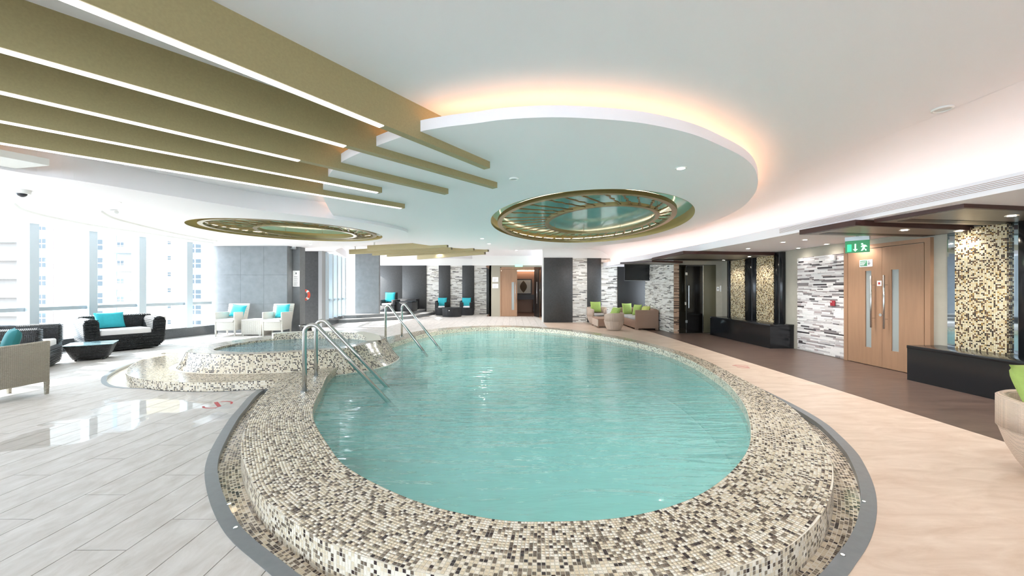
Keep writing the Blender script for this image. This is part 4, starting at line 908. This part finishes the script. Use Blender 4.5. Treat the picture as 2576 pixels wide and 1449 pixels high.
# ---------------------------------------------------------------- television
tv = thing('television', 'flat black television hung over the tan sofa', 'television', (4.9, 15.2, 2.13), .06)
ob('screen', MB().box(-.49,.49,-.028,-.02,-.29,.31), mat('tv screen', '#1b1c1d', .2), tv); ob('bezel', MB().box(-.52,.52,-.02,.04,-.33,.34), BLACK, tv, bevel=.006); ob('mount', MB().tube([(0,.05,0),(0,.05,.36)], .03, 10), BLACK, tv); ob('lower_edge', MB().box(-.52,.52,-.026,-.02,-.33,-.305), mat('tv trim', '#8d8f90', .3, .6), tv)
# ---------------------------------------------------------------- black granite plinths, columns and gold mosaic
GT = [mat('gold mosaic', '#dccba2', .25, .1), mat('gold mosaic pale', '#ebe0c2', .25, .1), mat('gold mosaic amber', '#b08a4c', .25, .2), mat('gold mosaic brown', '#5b4432', .25), mat('gold mosaic black', '#231a17', .25)]
def plinth(x0, y0, y1, h, label):
    o = thing('granite_plinth', label, 'plinth', (x0, y0, 0)); ob('body', MB().box(.012, XR-x0-.004, 0.012, y1-y0, 0, h-.05), BLACKGRAN, o); ob('top_slab', MB().box(0, XR-x0-.004, 0, y1-y0, h-.05, h), BLACKGRAN, o, bevel=.006, seg=2)
    return o
plinth(6.45, 9.74, 12.7, .60, 'black granite plinth below two gold mosaic columns, at the steam room')
plinth(6.50, 2.6, 6.42, .57, 'black granite plinth at the right edge below a single gold mosaic column')
def mosaic_column(x0, y0, y1, z0, z1, label):
    o = thing('mosaic_column', label, 'column', (0,0,0)); ob('core', MB().box(x0, XR-.002, y0, y1, z0, z1), mat('gold grout', '#8a7350', .6), o); pt = .021
    ny, nz, nx = int((y1-y0)/pt), int((z1-z0)/pt), max(1, int((XR-x0)/pt))
    Y_ = np.linspace(y1, y0, ny+1); Z_ = np.linspace(z0, z1, nz+1); X_ = np.linspace(x0, XR-.002, nx+1)
    G_ = np.stack(np.broadcast_arrays(np.full((ny+1,nz+1), x0), Y_[:,None], Z_[None]), -1); mosaic('face_mosaic', tile_cells(G_, False), o, [.34,.30,.05,.17,.14], tiles=GT)
    G_ = np.stack(np.broadcast_arrays(X_[:,None], np.full((nx+1,nz+1), y1), Z_[None]), -1); c_ = tile_cells(G_, False); mosaic('side_mosaic', (c_[0],c_[3],c_[2],c_[1]), o, [.30,.20,.05,.25,.20], tiles=GT)
    G_ = np.stack(np.broadcast_arrays(X_[:,None], np.full((nx+1,nz+1), y0), Z_[None]), -1); mosaic('end_mosaic', tile_cells(G_, False), o, [.30,.20,.05,.25,.20], tiles=GT)
    return o
CY = lambda p, x: FPX*x/(p-CXP)
mosaic_column(6.99, CY(1946,6.99), CY(1903,6.99), .60, 2.43, 'gold mosaic column nearer the striped stone wall on the long black plinth')
mosaic_column(6.99, CY(1873,6.99), CY(1837,6.99), .60, 2.43, 'gold mosaic column nearer the steam room on the long black plinth')
mosaic_column(6.985, CY(2533,6.985), CY(2402,6.985), .57, 2.43, 'wide gold mosaic column between mirrors at the right edge')
def black_col(p0, p1, x, label, z0=.6):
    o = thing('black_column', label, 'column', (0,0,0)); y0, y1 = CY(p1,x), CY(p0,x); ob('shaft', MB().box(x, XR-.003, y0, y1, z0, 2.45), BLACKGRAN, o, bevel=.006, seg=1); ob('edge_bead', MB().box(x-.006, x, y0+(y1-y0)*.3, y0+(y1-y0)*.3+.03, z0, 2.44), mat('dark bead', '#3a3b3d', .3), o)
black_col(1947,1968,6.97,'black granite column right of the two gold mosaic columns'); black_col(1874,1901,6.98,'black granite column between the two gold mosaic columns'); black_col(1829,1836.5,6.97,'thin black granite column next to the steam room')
black_col(2561,2640,6.9,'black granite column at the right edge beside the mirror', .57)
MIR = mat('wall mirror', '#b9c3cc', .03, 1)
for y0, y1, lb in ((CY(2403,7.04), CY(2384,7.04), 'narrow wall mirror left of the wide gold mosaic column'), (CY(2562,7.04), CY(2532,7.04), 'wall mirror right of the wide gold mosaic column')):
    o = thing('wall_mirror', lb, 'mirror', (0,0,0)); ob('glass', MB().box(7.035, 7.045, y0, y1, .57, 2.44), MIR, o); ob('backing', MB().box(7.045, 7.058, y0-.003, y1+.003, .56, 2.45), BLACK, o)
# wood canopies below the soffit
def canopy(poly, z, t, label):
    t += .02
    o = thing('wood_canopy', label, 'canopy', (0,0,0)); c_ = np.mean(poly, 0)
    ob('edge_board', MB().prism([tuple(p) for p in poly], z+.004, z+t), WOODEDGE, o); ins = [tuple(c_+(np.array(p)-c_)*.93) for p in poly]
    ob('underside', MB().prism(ins, z, z+.006), WOODUNDER, o)
    a_, b_ = np.array(poly[0]), np.array(poly[3]); q = [np.array(poly[0])*.86+np.array(poly[1])*.14, np.array(poly[3])*.86+np.array(poly[2])*.14]; r_ = [np.array(poly[0])*.68+np.array(poly[1])*.32, np.array(poly[3])*.68+np.array(poly[2])*.32]
    ob('slot', MB().prism([tuple(q[0]*.9+q[1]*.1), tuple(q[0]*.02+q[1]*.98), tuple(r_[0]*.02+r_[1]*.98), tuple(r_[0]*.9+r_[1]*.1)], z-.004, z+.002), BLACK, o)
canopy([at(2011,591,2.385), at(2152,567,2.385), (7.05, 5.95), (7.05, 6.7)], 2.385, .06, 'lower dark wood canopy hanging over the right hand door')
canopy([at(2199,560,2.42), at(2425,523,2.42), (7.05, 4.75), (7.05, 5.7)], 2.42, .055, 'upper dark wood canopy nearest the camera at right')
canopy([at(1640,655,2.385), at(1719,639,2.385), (7.05, 10.35), (7.05, 12.6)], 2.385, .06, 'dark wood canopy hanging over the long black plinth')
canopy([at(1560,662,2.33), at(1640,657,2.33), (5.35, 12.2), (5.35, 13.3)], 2.30, .035, 'small dark wood canopy beside the television')
# notices at the steam room, life
o = thing('steam_notice', 'squarish white notice on the wall beside the steam room glass', 'sign', (6.96, YS-.002, 1.5)); ob('plate', MB().box(-.08,.0,-.01,0,-.08,.06), SIGNW, o); ob('mark', MB().box(-.055,-.025,-.012,-.01,-.03,.02), INK, o)
o = thing('steam_notice', 'narrow upright white notice beside the thin black column', 'sign', (6.96, YS-.002, 1.5)); ob('plate', MB().box(.03,.07,-.01,0,-.10,.10), SIGNW, o); ob('text_line', MB().box(.04,.06,-.012,-.01,-.06,-.05), INK, o)
# ---------------------------------------------------------------- ceiling fittings
def downlight(px, py, z, label, e=18, r=.05):
    x, y = at(px, py, z); x = min(x, 6.85); o = thing('downlight', label, 'ceiling light', (x, y, z))
    ob('trim_ring', MB().loft([[(q*math.cos(t_), q*math.sin(t_), h) for t_ in np.linspace(0,2*PI,20,endpoint=False)] for q, h in ((r+.02,0),(r+.018,-.006),(r,-.006),(r-.004,-.001))]), WHITE, o); ob('lens', MB().cyl((0,0), r-.003, -.0035, -.0005, 20), LENS, o)
    l = bpy.data.lights.new('downlight_lamp', 'SPOT'); l.energy = e*2.4; l.spot_size = 2.4; l.spot_blend = .7; l.color = (1,.96,.93); l.shadow_soft_size = .04
    lo = bpy.data.objects.new('downlight_lamp', l); COL.objects.link(lo); lo.parent = o; lo.location = (0,0,-.03)
downlight(1713,423,ZD,'downlight in the pool ceiling disc, nearest the camera', 30); downlight(1938,527,ZM,'downlight in the ceiling between disc and right hand cove', 30)
downlight(1213,600,ZD,'downlight in the disc above the far gold fins, the nearer one', 25); downlight(1230,613,ZD,'downlight in the disc above the far gold fins, the farther one', 25); downlight(1635,613,ZM,'tiny downlight beyond the large medallion near the cove', 15)
downlight(292,508,ZL,'downlight in the lower ceiling by the windows', 10); downlight(781,614,ZL,'small downlight in front of the grey column', 10)
for k, (px, py) in enumerate(((1882,625),(1970,609),(2025,603),(2022,624),(2097,614),(2188,603))):
    downlight(px, py, ZS, 'soffit downlight, '+['first from the steam room','second from the steam room','third, nearest the canopy tip','third along, the one closer to the wall','fourth, above the striped wall','last, just right of the exit sign'][k], (9,9,9,.8,.8,4)[k], .04)
downlight(2275,579,2.383,'downlight in the lower canopy over the double door', 9, .04); downlight(2428,581,2.383,'downlight in the lower canopy over the gold mosaic column', 2.5, .04); downlight(2545,543,2.418,'downlight in the upper canopy at the right edge', 9, .04)
downlight(1347,645,ZM,'small downlight above the far door', 45, .05); downlight(1306,644,ZM,'small downlight left of the one above the far door', 45, .05); downlight(1515,644,ZM,'small downlight above the striped centre wall', 40, .05)
for k, (x_, y_, z_) in enumerate(((6.0,3.4,ZS),(6.0,2.0,ZS),(6.0,.6,ZS),(6.0,-1.2,ZS),(3.2,1.0,ZM),(1.0,.4,ZM),(-1.2,.3,ZM),(3.2,-2.0,ZM),(.5,-2.6,ZM),(-2.4,-2.4,ZM),(-5.0,-1.5,ZM),(-8.9,2.0,ZL))):  # fill lamps added out of view to brighten the room
    q_ = HOR-(z_-EYE)*FPX/y_ if y_ > 0 else HOR-(z_-EYE)*FPX/y_
    downlight(CXP+FPX*x_/y_, q_, z_, ['right soffit downlight level with the pale tub chair','right soffit downlight just out of view','right soffit downlight beside the camera','right soffit downlight behind the camera','ceiling downlight over the near right deck','ceiling downlight over the near pool rim','ceiling downlight over the near left rim','ceiling downlight behind the camera to the right','ceiling downlight straight behind the camera','ceiling downlight behind the camera to the left','ceiling downlight far back beside the fins','lower ceiling downlight by the near windows'][k], 6.5 if z_ == ZM else 7)
for k, (x_, y_) in enumerate(((-3.4,18.2),(-1.6,19.2),(.2,18.0),(3.2,15.9))):  # more fill lamps, added to brighten the far end
    downlight(CXP+FPX*x_/y_, HOR-(ZM-EYE)*FPX/y_, ZM, ['far ceiling downlight over the floor beside the platform','far ceiling downlight in front of the black tub chairs','far ceiling downlight on the way to the far door','far ceiling downlight over the tan tub chairs'][k], (28,28,22,12)[k])
for y_, lb in ((10.75,'canopy downlight in front of the gold mosaic column by the striped wall'),(12.05,'canopy downlight in front of the gold mosaic column by the steam room')):  # two lamps added to lift the brightness of the gold columns
    downlight(CXP+FPX*6.55/y_, HOR-(2.383-EYE)*FPX/y_, 2.383, lb, 5, .035)
def speaker(px, py, z, r, label):
    x, y = at(px, py, z); o = thing('ceiling_speaker', label, 'speaker', (x, y, z)); ob('rim', MB().tube([(r*math.cos(t_), r*math.sin(t_), -.006) for t_ in np.linspace(0,2*PI,28,endpoint=False)], .012, 8, True), WHITE, o, smooth=True); ob('grille', MB().cyl((0,0), r, -.008, -.001, 28), mat('speaker mesh', '#d3d4d2', .7), o)
speaker(2371,273,ZM,.07,'round white speaker in the right hand ceiling, nearest'); speaker(2398,403,ZM,.06,'round white speaker in the right hand ceiling, closer to the cove'); speaker(1293,449,ZD,.055,'round white detector in the disc beside the fin ends')
x, y = at(55,478,ZL); o = thing('dome_camera', 'white dome security camera on the lower ceiling at left', 'camera', (x,y,ZL)); ob('base', MB().cyl((0,0), .085, -.055, 0, 28, .095), WHITE, o, smooth=False)
ob('dome', MB().loft([[(.055*math.cos(a_)*math.cos(t_), .055*math.cos(a_)*math.sin(t_), -.055-.05*math.sin(a_)) for t_ in np.linspace(0,2*PI,20,endpoint=False)] for a_ in np.linspace(0,1.5,7)], cap1=True), mat('dome smoked', '#3a3a40', .08), o, smooth=True)
x, y = at(278,528,ZL); o = thing('bullet_camera', 'small white camera on the lower ceiling by the pelmet', 'camera', (x,y,ZL)); ob('base', MB().cyl((0,0), .05, -.03, 0, 20), WHITE, o); ob('body', MB().tube([(0,0,-.05),(.16,-.05,-.05)], .035, 12), WHITE, o)
x, y = -7.5, 13.4; o = thing('bullet_camera', 'small grey camera at the head of the grey column', 'camera', (x,y,ZL)); ob('base', MB().cyl((0,0), .06, -.03, 0, 20), WHITE, o); ob('body', MB().tube([(-.1,0,-.06),(.08,-.05,-.07)], .035, 12), mat('camera grey', '#9da1a3', .4), o)
# painted no-diving marks on the deck
RED = mat('red floor paint', '#b4373c', .5)
for px, py, z, lb in ((548,1018,.0006,'worn red warning mark on the wet tiles left of the pool'), (1866,922,.0006,'worn red warning mark on the warm deck right of the pool')):
    x, y = at(px, py, z); o = thing('floor_marking', lb, 'floor marking', (x,y,z)); ar = lambda a0, a1: [(.16*math.cos(t_), .16*math.sin(t_)) for t_ in np.linspace(a0,a1,14)]
    for nm, (a0, a1) in (('ring_arc',(.2,2.0)),('ring_arc',(3.6,5.3))):
        P_ = ar(a0,a1); ob(nm, MB().loft([[(a_,b_,0) for a_,b_ in P_], [(a_*.84,b_*.84,0) for a_,b_ in P_]], closed=False), RED, o)
    ob('slash', MB().add([(-.13,.10,0),(-.10,.13,0),(.10,-.07,0),(.07,-.10,0)], [(0,1,2,3)]), RED, o)
# ---------------------------------------------------------------- buildings outside the windows
BW = mat('white facade', '#979592', .8, noise=.02, nscale=.4); BC = mat('cream facade', '#a59a86', .8, noise=.02, nscale=.4); BG = mat('far window glass', '#323e46', .2); BF = mat('far window frame', '#c4c4c2', .6); BB = mat('blue slab', '#86a0ba', .7); BR = mat('grey recess', '#7d7875', .8)
def building(px0, px1, label, m, cols, rows, w, h, y, extra=None, z1=60):
    sc = y/FPX; x0, x1 = (px0-CXP)*sc, (px1-CXP)*sc; o = thing('apartment_tower', label, 'building', ((x0+x1)/2, y, -42)); wd_ = (x1-x0)/2
    ob('tower_wall', MB().box(-wd_, wd_, 0, 7.5, 0, 42+z1), m, o)
    for cpx in cols:
        for rpy in rows:
            xc = (cpx-CXP)*sc-(x0+x1)/2; zc = EYE-(rpy-HOR)*sc+42; ww, hh = w*sc/2, h*sc/2
            f_ = ob('window', MB().box(xc-ww-.12, xc+ww+.12, -.1, 0, zc-hh-.12, zc+hh+.12), BF, o)
            for sx in (-1,1):
                for a_, b_ in ((.1,1),(-1,-.1)): ob('pane', MB().box(xc+min(sx*ww*.12,sx*ww), xc+max(sx*ww*.12,sx*ww), -.14, -.1, zc+hh*min(a_,b_), zc+hh*max(a_,b_)), BG, f_)
    if extra: extra(o, sc, (x0+x1)/2, wd_)
    return o
R46 = [567,613,660,706,753,800,846,892]
def bal(o, sc, xm, wd_):
    for k in range(8):
        z = EYE-(602+46*k-HOR)*sc+42; ob('balcony', MB().box(-wd_*.9,wd_*.95,-1.6,0,z-8*sc,z+6*sc), BF, o); ob('recess', MB().box(-wd_*.9,wd_*.95,-.08,0,z-36*sc,z-9*sc), BR, o)
building(-70, 76, 'white tower with balcony bands outside the leftmost window', BW, [], [], 1, 1, 104, bal)
def strip_(o, sc, xm, wd_):
    for rp in R46:
        x = (131-CXP)*sc-xm; z = EYE-(rp-HOR)*sc+42; ob('vent_panel', MB().box(x-4*sc,x+4*sc,-.06,0,z-16*sc,z+16*sc), mat('mauve panel', '#8a7d7b', .7), o)
building(78, 222, 'white tower with one column of four-pane windows', BW, [106], R46, 20, 24, 95, strip_)
building(222, 284, 'white tower with wide windows beside the blue balcony', BW, [246], [570,616,662,706,750,795,840], 26, 26, 86)
def blue(o, sc, xm, wd_):
    for k, rp in enumerate((585,632,677,722,767,812)):
        z = EYE-(rp-HOR)*sc+42; ob('balcony_slab', MB().box(-wd_*.7,wd_*.9,-1.4,0,z-6*sc,z+(10 if k == 1 else 2)*sc), BB if k == 1 else BF, o)
        if k != 1: ob('railing', MB().box(-wd_*.7,wd_*.9,-1.41,-1.36,z+2*sc,z+9*sc), mat('pale railing', '#a2a7aa', .4), o)
    ob('blue_strip', MB().box(-wd_*.98,-wd_*.74,-.06,0,0,95), BB, o)
building(284, 362, 'recessed tower front with a blue balcony slab', BW, [304], [618,664,709,754,799], 16, 16, 77, blue)
building(362, 474, 'cream tower with tiny windows', BC, [427,459], [610,649,690,730,770,810], 7, 10, 68)
building(474, 640, 'white tower seen beside the grey wall with wide windows', BW, [492], [588,625,663,702,740,779,817,855], 30, 22, 59)
g_ = struct(ob('ground_outside', MB().box(-260, 40, -160, 260, -42.5, -42), mat('street', '#86817a', .9)))
